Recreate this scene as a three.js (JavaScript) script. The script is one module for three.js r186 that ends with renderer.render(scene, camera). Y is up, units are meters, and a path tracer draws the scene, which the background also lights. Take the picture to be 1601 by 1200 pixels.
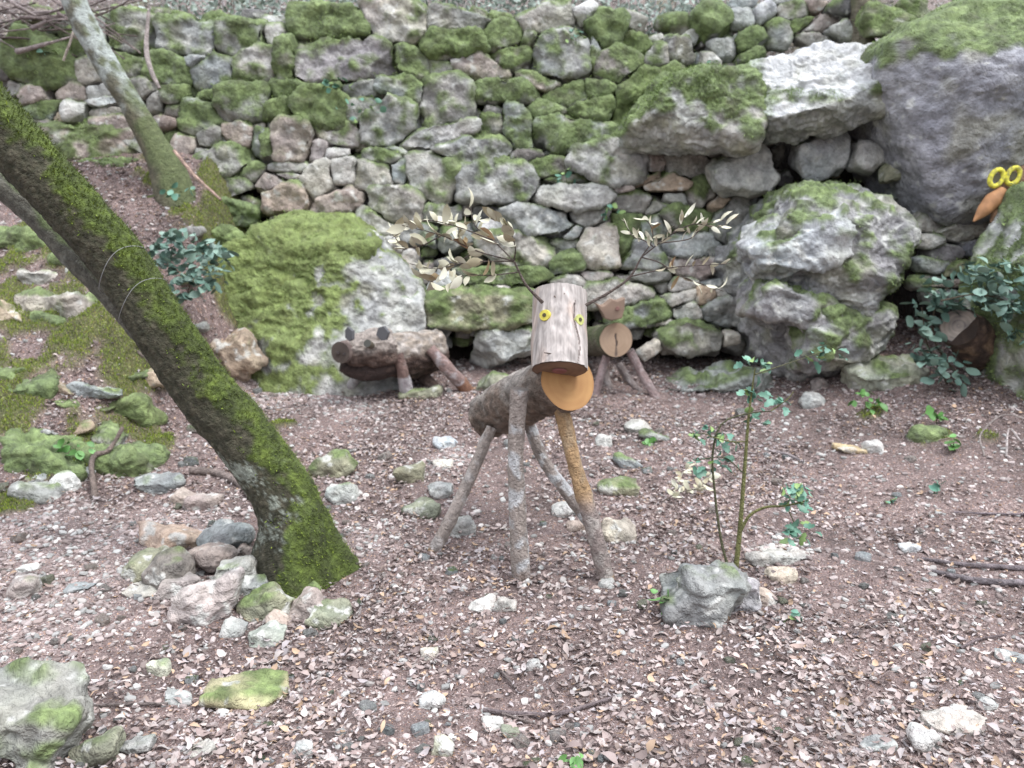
import * as THREE from 'three';
import { ImprovedNoise } from 'three/addons/math/ImprovedNoise.js';
import { mergeGeometries, mergeVertices } from 'three/addons/utils/BufferGeometryUtils.js';

// ------------------------------------------------------------------ camera, sky, sun, exposure
const scene = new THREE.Scene();
const PITCH = 8.8 * Math.PI / 180;
const camera = new THREE.PerspectiveCamera(50, 4 / 3, 0.05, 400);
camera.position.set(0, 1.6, 0);
camera.rotation.x = -PITCH;
camera.focus = 3.1; camera.userData.fStop = 2.4;               // the photograph is softly focused, a little nearer than its subject
scene.add(camera);

const SUN = new THREE.Vector3(0.42, 0.86, 0.28).normalize();
{
  const W = 256, H = 128, data = new Float32Array(W * H * 4), d = new THREE.Vector3();
  for (let j = 0; j < H; j++) for (let i = 0; i < W; i++) {
    const th = (i + .5) / W * Math.PI * 2 - Math.PI, ph = ((j + .5) / H - .5) * Math.PI;
    d.set(Math.cos(ph) * Math.cos(th), Math.sin(ph), Math.cos(ph) * Math.sin(th));
    const up = Math.max(0, d.y), glow = Math.pow(Math.max(0, d.dot(SUN)), 6);
    const l = d.y < 0 ? .3 : .42 + 1.0 * up + .8 * glow;
    const k = (j * W + i) * 4;
    data[k] = l * .96; data[k + 1] = l; data[k + 2] = l * 1.1; data[k + 3] = 1;
  }
  const sky = new THREE.DataTexture(data, W, H, THREE.RGBAFormat, THREE.FloatType);
  sky.mapping = THREE.EquirectangularReflectionMapping;
  sky.magFilter = THREE.LinearFilter; sky.needsUpdate = true;
  scene.background = sky; scene.environment = sky;
}
const sun = new THREE.DirectionalLight(new THREE.Color(1, .97, .92), 1.1);
sun.position.copy(SUN).multiplyScalar(30).add(new THREE.Vector3(0, 0, -5));
sun.target.position.set(0, 0, -5);
sun.castShadow = true; sun.shadow.radius = 34; sun.shadow.mapSize.set(2048, 2048);
Object.assign(sun.shadow.camera, { left: -12, right: 12, top: 12, bottom: -12, near: 1, far: 80 });
scene.add(sun, sun.target);

const renderer = new THREE.WebGLRenderer({ antialias: true });
renderer.toneMapping = THREE.LinearToneMapping;
renderer.toneMappingExposure = 2.15;
renderer.shadowMap.enabled = true;

// ------------------------------------------------------------------ helpers
const V = (x, y, z) => new THREE.Vector3(x, y, z);
const F = 600 / Math.tan(25 * Math.PI / 180);           // focal length for a 1600 x 1200 survey grid
const CP = Math.cos(PITCH), SP = Math.sin(PITCH);
function ray(u, v) {                                     // viewing direction with z = -1
  const x = (u - 800) / F, y = (600 - v) / F;
  const d = V(x, y * CP - SP, -CP - y * SP);
  return d.multiplyScalar(-1 / d.z);
}
const at = (u, v, depth) => ray(u, v).multiplyScalar(depth).add(V(0, 1.6, 0));
function rnd(seed) { let a = (seed * 2654435761) >>> 0; return () => { a = (a + 0x6D2B79F5) | 0; let t = Math.imul(a ^ (a >>> 15), 1 | a); t = (t + Math.imul(t ^ (t >>> 7), 61 | t)) ^ t; return ((t ^ (t >>> 14)) >>> 0) / 4294967296; }; }
const IN = new ImprovedNoise();
const N = (x, y, z) => IN.noise(x + 101.3, y + 57.7, z + 211.9);
function fbm(x, y, z, o = 3) { let s = 0, a = .5, f = 1; for (let i = 0; i < o; i++) { s += a * N(x * f, y * f, z * f); a *= .5; f *= 2.03; } return s; }
const sstep = (a, b, x) => { const t = Math.min(1, Math.max(0, (x - a) / (b - a))); return t * t * (3 - 2 * t); };
const mix = (a, b, t) => a + (b - a) * t;
const mixc = (c, d, t) => [c[0] + (d[0] - c[0]) * t, c[1] + (d[1] - c[1]) * t, c[2] + (d[2] - c[2]) * t];

const used = {};
function numbered(name) { const n = used[name] = (used[name] ?? -1) + 1; return n ? name + '_' + String(n).padStart(3, '0') : name; }
function tag(o, label, category, group, kind) {
  if (label) o.userData.label = label;
  if (category) o.userData.category = category;
  if (group) o.userData.group = group;
  if (kind) o.userData.kind = kind;
  return o;
}
function mesh(name, geo, mat, parent) {
  const m = new THREE.Mesh(geo, mat); m.name = parent ? name : numbered(name);
  m.castShadow = m.receiveShadow = true; (parent || scene).add(m); return m;
}
function thing(name, p, label, category, group) {
  const g = new THREE.Group(); g.name = numbered(name); g.position.copy(p); scene.add(g);
  return tag(g, label, category, group);
}
// geometry is laid out in world coordinates and moved into its thing's own axes
function part(name, geo, mat, parent, origin) { if (origin) geo.translate(-origin.x, -origin.y, -origin.z); return mesh(name, geo, mat, parent); }

// ------------------------------------------------------------------ textures (grain only)
function grainTexture(size, cells, lo, hi, seed, pow = 1, sx = 1, sy = 1) {
  const r = rnd(seed), oct = [1, 2, 4, 8], lat = oct.map(o => { const a = new Float32Array((cells * o * sx) * (cells * o * sy)); for (let i = 0; i < a.length; i++) a[i] = r(); return a; });
  const data = new Uint8Array(size * size * 4);
  for (let j = 0; j < size; j++) for (let i = 0; i < size; i++) {
    let s = 0, amp = .5, tot = 0;
    oct.forEach((o, k) => {
      const nx = cells * o * sx, ny = cells * o * sy, x = i / size * nx, y = j / size * ny, x0 = Math.floor(x), y0 = Math.floor(y), fx = x - x0, fy = y - y0;
      const g = (a, b) => lat[k][(b % ny) * nx + (a % nx)], ux = fx * fx * (3 - 2 * fx), uy = fy * fy * (3 - 2 * fy);
      s += amp * mix(mix(g(x0, y0), g(x0 + 1, y0), ux), mix(g(x0, y0 + 1), g(x0 + 1, y0 + 1), ux), uy); tot += amp; amp *= .72;
    });
    const c = Math.round(255 * (lo + (hi - lo) * Math.pow(Math.min(1, Math.max(0, (s / tot - .5) * 2.2 + .5)), pow))), k = (j * size + i) * 4;
    data[k] = data[k + 1] = data[k + 2] = c; data[k + 3] = 255;
  }
  const t = new THREE.DataTexture(data, size, size, THREE.RGBAFormat, THREE.UnsignedByteType);
  t.wrapS = t.wrapT = THREE.RepeatWrapping; t.magFilter = THREE.LinearFilter; t.minFilter = THREE.LinearMipmapLinearFilter; t.generateMipmaps = true; t.needsUpdate = true; return t;
}
const rep = (t, n, m = n) => { const c = t.clone(); c.repeat.set(n, m); c.needsUpdate = true; return c; };
const grain = grainTexture(512, 12, .62, 1, 5), bumpy = grainTexture(512, 14, 0, 1, 9), fibre = grainTexture(512, 4, .6, 1, 12, 1, 6, 1);
const stdm = (o) => new THREE.MeshStandardMaterial({ vertexColors: true, roughness: .95, ...o });
// crumbled leaf and grit, finer than anything that could be picked up
function mulchTexture(size) {
  const cv = document.createElement('canvas'); cv.width = cv.height = size; const c = cv.getContext('2d'), r = rnd(61);
  c.fillStyle = 'rgb(146,132,129)'; c.fillRect(0, 0, size, size);
  const cols = [[200, 182, 177], [116, 98, 95], [225, 212, 206], [160, 142, 137], [92, 76, 73], [188, 155, 130], [180, 172, 172], [136, 114, 110]];
  for (let i = 0; i < 16000; i++) {
    const x = r() * size, y = r() * size, L = (2.5 + 9 * r() * r()) * size / 1024, w = L * (.3 + .5 * r()), a = r() * 6.3, k = cols[Math.floor(r() * 8)], b = .8 + .35 * r();
    c.fillStyle = `rgb(${Math.round(k[0] * b)},${Math.round(k[1] * b)},${Math.round(k[2] * b)})`;
    for (const [dx, dy] of [[0, 0], [x < 20 ? size : x > size - 20 ? -size : 0, 0], [0, y < 20 ? size : y > size - 20 ? -size : 0]]) { c.save(); c.translate(x + dx, y + dy); c.rotate(a); c.beginPath(); c.moveTo(-L, 0); c.quadraticCurveTo(0, -w * (1 + .5 * r()), L, w * .1); c.quadraticCurveTo(0, w, -L, 0); c.fill(); c.restore(); }
  }
  const t = new THREE.CanvasTexture(cv); t.colorSpace = THREE.SRGBColorSpace; t.wrapS = t.wrapT = THREE.RepeatWrapping; return t;
}
const mulch = mulchTexture(1024);
const M = {
  rock: stdm({ map: rep(grain, 2.2), bumpMap: rep(bumpy, 2.6), bumpScale: .009 }),
  soil: stdm({ map: rep(mulch, 1.15), bumpMap: rep(bumpy, 3), bumpScale: .015 }),
  bark: stdm({ map: rep(grain, 3), bumpMap: rep(bumpy, 5), bumpScale: .008 }),
  wood: stdm({ map: rep(fibre, 2, 1), bumpMap: rep(fibre, 2, 1), bumpScale: .004, roughness: .85 }),
  cut: stdm({ roughness: .8 }),
  leaf: new THREE.MeshStandardMaterial({ roughness: .6 }),
  litter: new THREE.MeshStandardMaterial({ roughness: .8 }),
  gravel: new THREE.MeshStandardMaterial({ roughness: .95 }),
  moss: new THREE.MeshStandardMaterial({ roughness: 1 }),
  wire: new THREE.MeshStandardMaterial({ color: new THREE.Color().setRGB(.2, .2, .2), roughness: .5, metalness: .6 }),
};
const plain = (r, g, b, rough = .7) => new THREE.MeshStandardMaterial({ color: new THREE.Color().setRGB(r, g, b), roughness: rough });

// ------------------------------------------------------------------ ground shape
function profile(d) { return .62 * Math.pow(Math.min(1.25, Math.max(0, (d - 2.8) / 4.2)), 1.2); }
function groundBase(x, z) {
  const d = -z;
  let h = profile(d);
  const e0 = mix(-2.35, -1.95, sstep(4.6, 7, d)), L = sstep(e0, e0 - .75, x), yb = .24 + (Math.min(d, 7.6) - 4.6) * .76;
  if (L > 0) h = mix(h, Math.max(h, yb), L);
  h += sstep(1.7, 3.6, x) * Math.max(0, Math.min(d, 7) - 3.4) * .13;
  return h;
}
function ground(x, z) {
  return groundBase(x, z) + .07 * fbm(x * .9, 3.1, z * .9, 2) + .035 * fbm(x * 3.2, 8, z * 3.2, 3);
}
function G(u, v) {                                        // where the line of sight meets the ground
  const r = ray(u, v); let d = 1;
  for (; d < 9; d += .02) { if (1.6 + r.y * d < ground(r.x * d, -d)) break; }
  return V(r.x * d, ground(r.x * d, -d), -d);
}

// ------------------------------------------------------------------ rocks
const spheres = {};
function sphere(detail) {
  if (!spheres[detail]) {
    const g = new THREE.IcosahedronGeometry(1, detail); g.deleteAttribute('uv'); g.deleteAttribute('normal');
    spheres[detail] = mergeVertices(g, 1e-5);
  }
  return spheres[detail];
}
const TONES = { grey: [.33, .335, .315], pink: [.37, .32, .29], pale: [.46, .44, .40], dark: [.17, .16, .15], brown: [.36, .29, .22], white: [.54, .54, .52], mauve: [.30, .29, .305], olive: [.27, .27, .19] };
const MOSS_A = [.128, .178, .06], MOSS_B = [.215, .28, .105], MOSS_C = [.08, .098, .036];
// a rock = rounded meeting of planes, weathered by noise. w, h, d: full sizes in metres
function rockGeo(o) {
  const r = rnd(o.seed), { w, h, d } = o, S = Math.cbrt(w * h * d), planes = [];
  const c = Math.cos(o.rot || 0), s = Math.sin(o.rot || 0);
  const add = (x, y, z, q) => { const l = Math.hypot(x, y, z); planes.push([(x * c - y * s) / l, (x * s + y * c) / l, z / l, q]); };
  const j = (a) => (r() - .5) * 2 * a, ang = o.angular ?? 1;
  if (!o.only) {
    const tl = o.tilt ?? .25; add(1, j(tl), j(.2), w / 2); add(-1, j(tl), j(.2), w / 2);
    add(j(tl * .8), 1, .12 + j(.25), h / 2); add(j(tl * .8), -1, j(.25), h / 2);
    add(j(.18), .08 + j(.2), 1, d / 2); add(0, 0, -1, d / 2);
    for (let k = 0; k < 9; k++) {                          // broken corners
      const x = j(1), y = j(1), z = j(.9), l = Math.hypot(x, y, z) || 1;
      const sup = mix(Math.hypot(x * w / 2, y * h / 2, z * d / 2), Math.abs(x) * w / 2 + Math.abs(y) * h / 2 + Math.abs(z) * d / 2, o.box ?? .5) / l;
      add(x, y, z, sup * mix(.8, 1.14, r()) * mix(1.06, 1, ang));
    }
  }
  (o.planes || []).forEach(p => planes.push([p[0], p[1], p[2] || 0, p[3]]));
  (o.local || []).forEach(([x, y, z, q]) => { const l = Math.hypot(x, y, z); planes.push([x / l, y / l, z / l, q]); });
  const pw = o.pow ?? 13, src = sphere(o.detail ?? 9), sp = src.attributes.position, n = sp.count;
  const pos = new Float32Array(n * 3), col = new Float32Array(n * 3), mks = new Float32Array(n), face = new Uint8Array(n);
  const ox = r() * 90, oy = r() * 90, oz = r() * 90, rough = o.rough ?? 1, strata = o.strata ?? .6, sd = [j(.35), 1, j(.3)], tone = Array.isArray(o.tone) ? o.tone : TONES[o.tone || 'grey'];
  const tint = .86 + r() * .28, warm = j(.06), moss = o.moss ?? .3, lich = o.lichen ?? .35, bx = r() * 5, f1 = 1.1 / S;
  for (let i = 0; i < n; i++) {
    const dx = sp.getX(i), dy = sp.getY(i), dz = sp.getZ(i);
    let sum = 0, gx = 0, gy = 0, gz = 0;
    for (const p of planes) { const a = (dx * p[0] + dy * p[1] + dz * p[2]) / p[3]; if (a > 0) { const q = Math.pow(a, pw - 1); sum += q * a; gx += q * p[0] / p[3]; gy += q * p[1] / p[3]; gz += q * p[2] / p[3]; } }
    const rad = Math.pow(sum, -1 / pw), gl = Math.hypot(gx, gy, gz) || 1; gx /= gl; gy /= gl; gz /= gl;
    let x = dx * rad, y = dy * rad, z = dz * rad;
    const X = x + ox, Y = y + oy, Z = z + oz;
    const big = fbm(X * f1, Y * f1, Z * f1, 3), mid = fbm(X * 9, Y * 9, Z * 9, 3);
    const t = (X * sd[0] + Y * sd[1] + Z * sd[2]) + .05 * mid, st = N(t * 24 / Math.max(.35, Math.min(1.6, S * 3)), bx + X * .6, Z * .6) * sstep(-.12, .3, fbm(X * 2.2, Y * 2.2 + 31, Z * 2.2, 2));
    const tq = 2.6 * N(X * 5.5 + 3, Y * 7, Z * 5.5) + .5 * mid, tf = tq - Math.floor(tq), chip = (Math.floor(tq) + sstep(.38, .62, tf)) / 2.6;
    const crack = (1 - Math.min(1, Math.abs(N(X * 3.1, Y * 3.1, Z * 3.1)) * 15)) * sstep(.02, .2, fbm(X * 2.7 + 9, Y * 2.7, Z * 2.7, 2)) * (o.crack ?? 1);
    const mv = moss * 1.9 - .86 + gy * .55 + fbm(X * 5, Y * 5 + 9, Z * 5, 3) * 1.25 + mid * .55 + (o.mossAt ? o.mossAt(x, y, z) : 0);
    const mk = sstep(-.06, .38, mv); mks[i] = mk;
    const e = S * (o.bulk ?? .17) * rough * big + Math.min(S, .45) * .085 * rough * mid + Math.min(S, .5) * .085 * rough * chip + strata * .03 * S * st - crack * .022 * rough * Math.min(S, .6) + mk * (.006 + .02 * Math.max(0, fbm(X * 22, Y * 22, Z * 22, 2) + .25)) * Math.min(1, S * 4);
    x += gx * e; y += gy * e; z += gz * e;
    pos[i * 3] = x; pos[i * 3 + 1] = y; pos[i * 3 + 2] = z;
    const ax = Math.abs(gx), ay = Math.abs(gy), az = Math.abs(gz); face[i] = az >= ax && az >= ay ? 0 : ay >= ax ? 1 : 2;
    // colour of the material itself: mineral tone, stains, lichen, moss
    const blot = fbm(X * 4.2, Y * 4.2, Z * 4.2, 3), fine = N(X * 31, Y * 31, Z * 31);
    let b = tint * (1 + .75 * blot + .22 * fine + .12 * st * strata - .25 * crack);
    let cc = [tone[0] * b * (1 + warm + .12 * big), tone[1] * b, tone[2] * b * (1 - warm - .1 * blot)];
    cc = mixc(cc, [.30, .29, .17], sstep(.02, .3, fbm(X * 3, Y * 3, Z * 3 + 40, 2)) * .55 * Math.min(1, Math.max(0, moss - .08) * 2.2));
    const lv = N(X * 12, Y * 12, Z * 12) + .45 * N(X * 37, Y * 37, Z * 37) + (o.lichenAt ? o.lichenAt(x, y, z, gy) : 0);
    cc = mixc(cc, [.60, .60, .56], sstep(.42 - lich * .35, .62 - lich * .3, lv) * .75);
    if (mk > 0) { const q = fbm(X * 8 + 4, Y * 8, Z * 8, 3); let m = mixc(MOSS_A, q > 0 ? MOSS_B : MOSS_C, Math.min(1, Math.abs(q) * 2.6)); const bb = 1 + .55 * N(X * 45, Y * 45, Z * 45); cc = mixc(cc, [m[0] * bb, m[1] * bb, m[2] * bb], mk * .93); }
    if (o.paint) cc = o.paint(x, y, z, cc, [gx, gy, gz]);
    col[i * 3] = Math.min(.85, Math.max(.012, cc[0])); col[i * 3 + 1] = Math.min(.85, Math.max(.012, cc[1])); col[i * 3 + 2] = Math.min(.85, Math.max(.012, cc[2]));
  }
  const g0 = new THREE.BufferGeometry();
  g0.setAttribute('position', new THREE.BufferAttribute(pos, 3)); g0.setIndex(src.index.clone()); g0.computeVertexNormals();
  // the grain runs over each side of the stone: triangles take the side of their first corner
  const nor = g0.attributes.normal.array, ix = src.index.array, map = new Int32Array(n * 3).fill(-1), P = [], Nn = [], C = [], U = [], K = [], idx = [];
  for (let t = 0; t < ix.length; t += 3) { const f = face[ix[t]]; for (let q = 0; q < 3; q++) { const v = ix[t + q], key = v * 3 + f; let w = map[key];
    if (w < 0) { w = map[key] = K.length; const x = pos[v * 3], y = pos[v * 3 + 1], z = pos[v * 3 + 2]; P.push(x, y, z); Nn.push(nor[v * 3], nor[v * 3 + 1], nor[v * 3 + 2]); C.push(col[v * 3], col[v * 3 + 1], col[v * 3 + 2]); K.push(mks[v]); f === 0 ? U.push(x + ox, y + oy) : f === 1 ? U.push(x + ox, z + oz) : U.push(z + oz, y + oy); }
    idx.push(w); } }
  const g = new THREE.BufferGeometry(); g.userData.mk = K;
  g.setAttribute('position', new THREE.Float32BufferAttribute(P, 3)); g.setAttribute('normal', new THREE.Float32BufferAttribute(Nn, 3)); g.setAttribute('color', new THREE.Float32BufferAttribute(C, 3)); g.setAttribute('uv', new THREE.Float32BufferAttribute(U, 2));
  g.setIndex(idx); return g;
}

function lump(k, du, dv, dz, g) { g.translate(du * k, -dv * k, dz); return g; }
// ------------------------------------------------------------------ tubes: trunks, limbs, logs, sticks
function tube(points, radii, o = {}) {
  const curve = points.length > 2 ? new THREE.CatmullRomCurve3(points, false, 'centripetal') : new THREE.LineCurve3(points[0], points[1]);
  const nl = o.len || 20, nr = o.rad || 10, pos = [], col = [], uv = [], idx = [];
  const L = curve.getLength(); let nrm = null, prevT = null;
  const color = o.color || (() => [.3, .25, .2]), centers = [], shade = (p, a, t, n) => { const c = color(p, a, t, n); col.push(c[0], c[1], c[2]); };
  for (let i = 0; i <= nl; i++) {
    const t = i / nl, P = curve.getPointAt(t), T = curve.getTangentAt(t);
    if (!nrm) { nrm = V(0, 0, 1); if (Math.abs(T.z) > .9) nrm.set(0, 1, 0); nrm.addScaledVector(T, -nrm.dot(T)).normalize(); }
    else { nrm.addScaledVector(T, -nrm.dot(T)).normalize(); }
    const B = T.clone().cross(nrm), f = (radii.length === points.length ? curve.getUtoTmapping ? curve.getUtoTmapping(t) : t : t) * (radii.length - 1), k = Math.min(radii.length - 2, Math.floor(f)), R = mix(radii[k], radii[k + 1], f - k);
    centers.push([P, T]);
    for (let q = 0; q <= nr; q++) {
      const a = (q % nr) / nr * Math.PI * 2, n = nrm.clone().multiplyScalar(Math.cos(a)).addScaledVector(B, Math.sin(a));
      const base = P.clone().addScaledVector(n, R), e = o.disp ? o.disp(base, a, t, n, R) : 0;
      base.addScaledVector(n, e); pos.push(base.x, base.y, base.z); uv.push(q / nr * Math.max(.05, R * 6.28), t * L); shade(base, a, t, n);
    }
  }
  const row = nr + 1;
  for (let i = 0; i < nl; i++) for (let q = 0; q < nr; q++) { const a = i * row + q, b = a + row; idx.push(a, a + 1, b, b, a + 1, b + 1); }
  if (o.caps !== false) for (const e of [0, nl]) {
    const [P, T] = centers[e], c0 = pos.length / 3, dome = o.dome || 0, s = e ? 1 : -1; pos.push(P.x + T.x * s * dome, P.y + T.y * s * dome, P.z + T.z * s * dome); uv.push(0, 0); shade(P, 0, e / nl, T);
    const ring = pos.length / 3;
    for (let q = 0; q <= nr; q++) { const k = (e * row + q) * 3; pos.push(pos[k], pos[k + 1], pos[k + 2]); uv.push(Math.cos(q), Math.sin(q)); const cc = o.capColor || [col[k], col[k + 1], col[k + 2]]; col.push(...cc); }
    if (o.capColor) { col[c0 * 3] = o.capColor[0]; col[c0 * 3 + 1] = o.capColor[1]; col[c0 * 3 + 2] = o.capColor[2]; }
    for (let q = 0; q < nr; q++) e ? idx.push(c0, ring + q, ring + q + 1) : idx.push(c0, ring + q + 1, ring + q);
  }
  const g = new THREE.BufferGeometry();
  g.setAttribute('position', new THREE.Float32BufferAttribute(pos, 3)); g.setAttribute('color', new THREE.Float32BufferAttribute(col, 3)); g.setAttribute('uv', new THREE.Float32BufferAttribute(uv, 2));
  g.setIndex(idx); g.computeVertexNormals();
  const na = g.attributes.normal;                          // close the seam
  for (let i = 0; i <= nl; i++) { const a = i * row, b = a + nr, x = na.getX(a) + na.getX(b), y = na.getY(a) + na.getY(b), z = na.getZ(a) + na.getZ(b), l = Math.hypot(x, y, z) || 1; na.setXYZ(a, x / l, y / l, z / l); na.setXYZ(b, x / l, y / l, z / l); }
  return g;
}
// a sawn round: disc with growth rings and a crack, built around P facing T
function disc(P, T, R, colA, colB, seed, crack = .5) {
  const pos = [], col = [], uv = [], idx = [], nr = 40, nk = 12, q = new THREE.Quaternion().setFromUnitVectors(V(0, 0, 1), T.clone().normalize());
  for (let k = 0; k <= nk; k++) for (let i = 0; i <= nr; i++) {
    const a = i / nr * Math.PI * 2, wob = 1 + .05 * N(Math.cos(a) * 1.4 + seed, Math.sin(a) * 1.4, seed), rr = k / nk;
    const x = Math.cos(a) * R * rr * wob, y = Math.sin(a) * R * rr * wob;
    const ring = .5 + .5 * Math.sin(rr * 26 + 2 * N(x * 12, y * 12, seed)), blot = fbm(x * 9 + seed, y * 9, seed, 3);
    let c = mixc(colA, colB, Math.min(1, Math.max(0, .25 * ring + .45 + 1.1 * blot + (rr > .93 ? .4 : 0))));
    const dc = Math.abs(x + .03 * R * Math.sin(y * 60)) / R; const inCrack = crack > 0 && dc < .05 && y < R * .35 && y > -R * .95;
    if (inCrack) c = [.05, .035, .03];
    const v = V(x, y, (inCrack ? -.006 : 0) + .004 * blot).applyQuaternion(q).add(P); pos.push(v.x, v.y, v.z); col.push(...c); uv.push(x, y);
  }
  for (let k = 0; k < nk; k++) for (let i = 0; i < nr; i++) { const a = k * (nr + 1) + i, b = a + nr + 1; idx.push(a, b, a + 1, a + 1, b, b + 1); }
  const g = new THREE.BufferGeometry();
  g.setAttribute('position', new THREE.Float32BufferAttribute(pos, 3)); g.setAttribute('color', new THREE.Float32BufferAttribute(col, 3)); g.setAttribute('uv', new THREE.Float32BufferAttribute(uv, 2));
  g.setIndex(idx); g.computeVertexNormals(); return g;
}
// one leaf: folded along its midrib and curled; length 1 along +x
function leafGeo(width, curl, fold, lobes = 0, seg = 4) {
  const pos = [], idx = [];
  for (let i = 0; i <= seg; i++) {
    const t = i / seg, wd = width * .5 * Math.pow(Math.sin(Math.PI * Math.min(1, .04 + t * .96)), .7) * (lobes ? 1 + .3 * (i % 2 ? 1 : -1) * lobes : 1) * (t > .99 ? .05 : 1), y = curl * (t - .5) * (t - .5) * 2 - curl * .3;
    pos.push(t, y + fold * wd, -wd, t, y, 0, t, y + fold * wd * .8, wd);
  }
  for (let i = 0; i < seg; i++) { const a = i * 3; idx.push(a, a + 1, a + 3, a + 3, a + 1, a + 4, a + 1, a + 2, a + 4, a + 4, a + 2, a + 5); }
  const g = new THREE.BufferGeometry(); g.setAttribute('position', new THREE.Float32BufferAttribute(pos, 3)); g.setIndex(idx); g.computeVertexNormals(); return g;
}
function instances(name, geo, mat, list, parent) {         // list: [matrix, colour]
  const m = new THREE.InstancedMesh(geo, mat, list.length), c = new THREE.Color(); m.name = parent ? name : numbered(name);
  list.forEach(([x, k], i) => { m.setMatrixAt(i, x); m.setColorAt(i, c.setRGB(k[0], k[1], k[2])); });
  m.castShadow = m.receiveShadow = true; m.userData.kind = 'stuff'; (parent || scene).add(m); return m;
}
// short moss fibres standing on the mossy parts of a rock's surface
function mossOn(parent, geos, n, seed, size = .016) {
  const r = rnd(seed), list = [], P = V(), Q = V(), X = V(1, 0, 0), w = geos.map(g => g.attributes.position.count), tot = w.reduce((s, x) => s + x, 0);
  geos.forEach((g, gi) => { const mk = g.userData.mk; if (!mk) return; const m = Math.round(n * w[gi] / tot), ps = g.attributes.position, ns = g.attributes.normal;
    for (let i = 0; i < m; i++) { const j = Math.floor(r() * ps.count); if (mk[j] < .55 + r() * .3) continue; P.fromBufferAttribute(ps, j); Q.fromBufferAttribute(ns, j); if (Q.z < -.2) continue;
      const d = Q.clone().add(V(r() - .5, r() - .3, r() - .5).multiplyScalar(1.1)).normalize(), b = .65 + .75 * r(), y = Math.min(1, Math.max(0, .5 + 1.6 * fbm(P.x * 6, P.y * 6, P.z * 6, 2)));
      const p = P.clone().add(V(r() - .5, r() - .5, r() - .5).multiplyScalar(.03)).addScaledVector(Q, -.004);
      list.push([mat4(p, new THREE.Quaternion().setFromUnitVectors(X, d), V(1, 1, 1).multiplyScalar(size * (.7 + .9 * r()))), [mix(.10, .22, y) * b, mix(.15, .295, y) * b, mix(.045, .10, y) * b]]); } });
  return instances('moss', mossBlade, M.moss, list, parent);
}
const mossBlade = leafGeo(.3, .35, .25, 0, 2);
const mat4 = (p, q, s) => new THREE.Matrix4().compose(p, q, s);
const eul = (x, y, z) => new THREE.Quaternion().setFromEuler(new THREE.Euler(x, y, z, 'YXZ'));

// ------------------------------------------------------------------ ground and hillside
const mossSpots = [], paleSpots = [], bareSpots = [];
const spot = (list, u, v, r, k = 1) => { const p = G(u, v); list.push([p.x, p.z, r, k]); };
[[60, 470, .5], [150, 540, .55, .9], [40, 560, .5, .8], [210, 545, .35], [120, 690, .5], [220, 690, .35], [20, 790, .2], [30, 660, .4], [440, 665, .14, .8], [545, 705, .16, .7], [120, 410, .5], [60, 380, .5], [1120, 650, .12, .7],
  [1090, 550, .3], [1160, 545, .3], [1360, 650, .2, .8], [1480, 690, .26, .9], [1540, 690, .16], [1450, 690, .14], [610, 1040, .05, .4], [160, 1120, .1, .5], [330, 320, .4, .7], [230, 270, .5, .8], [720, 600, .2, .5], [740, 540, .25, .6], [560, 590, .1, .5], [1570, 600, .2, .6], [1440, 720, .1, .7], [370, 340, .5], [330, 400, .4, .9], [400, 400, .4]].forEach(a => spot(mossSpots, a[0], a[1], a[2], a[3] ?? 1));
[[110, 900, .75], [250, 830, .4], [30, 850, .5], [490, 610, .5], [440, 620, .4], [560, 640, .3], [60, 980, .4], [560, 850, .25], [1220, 860, .2], [700, 720, .2]].forEach(a => spot(paleSpots, a[0], a[1], a[2]));
[[740, 800, .32], [780, 760, .3], [1300, 930, .28], [1450, 800, .5], [1350, 760, .5], [1500, 900, .4], [640, 1130, .22], [1560, 1050, .2], [1380, 620, .4], [900, 800, .2], [1500, 740, .5]].forEach(a => spot(bareSpots, a[0], a[1], a[2]));
function near(list, x, z) { let m = 0; for (const [a, b, r, k] of list) { const q = Math.hypot(x - a, z - b) / r; if (q < 1.3) m = Math.max(m, k * (1 - sstep(.2, 1.3, q))); } return m; }
const mossAt = (x, z) => sstep(.5, .72, near(mossSpots, x, z) * .82 + .95 * fbm(x * 3.4, 1, z * 3.4, 3));
const wallFront = (x, y) => -(7.0 + .3 * (y - .6)) + .45 * sstep(2.6, 3.4, x);
function onWall(u, v) { const r = ray(u, v); let d = 7, p; for (let i = 0; i < 12; i++) { p = V(r.x * d, 1.6 + r.y * d, -d); d = -wallFront(p.x, p.y); } return V(r.x * d, 1.6 + r.y * d, -d); }

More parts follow.
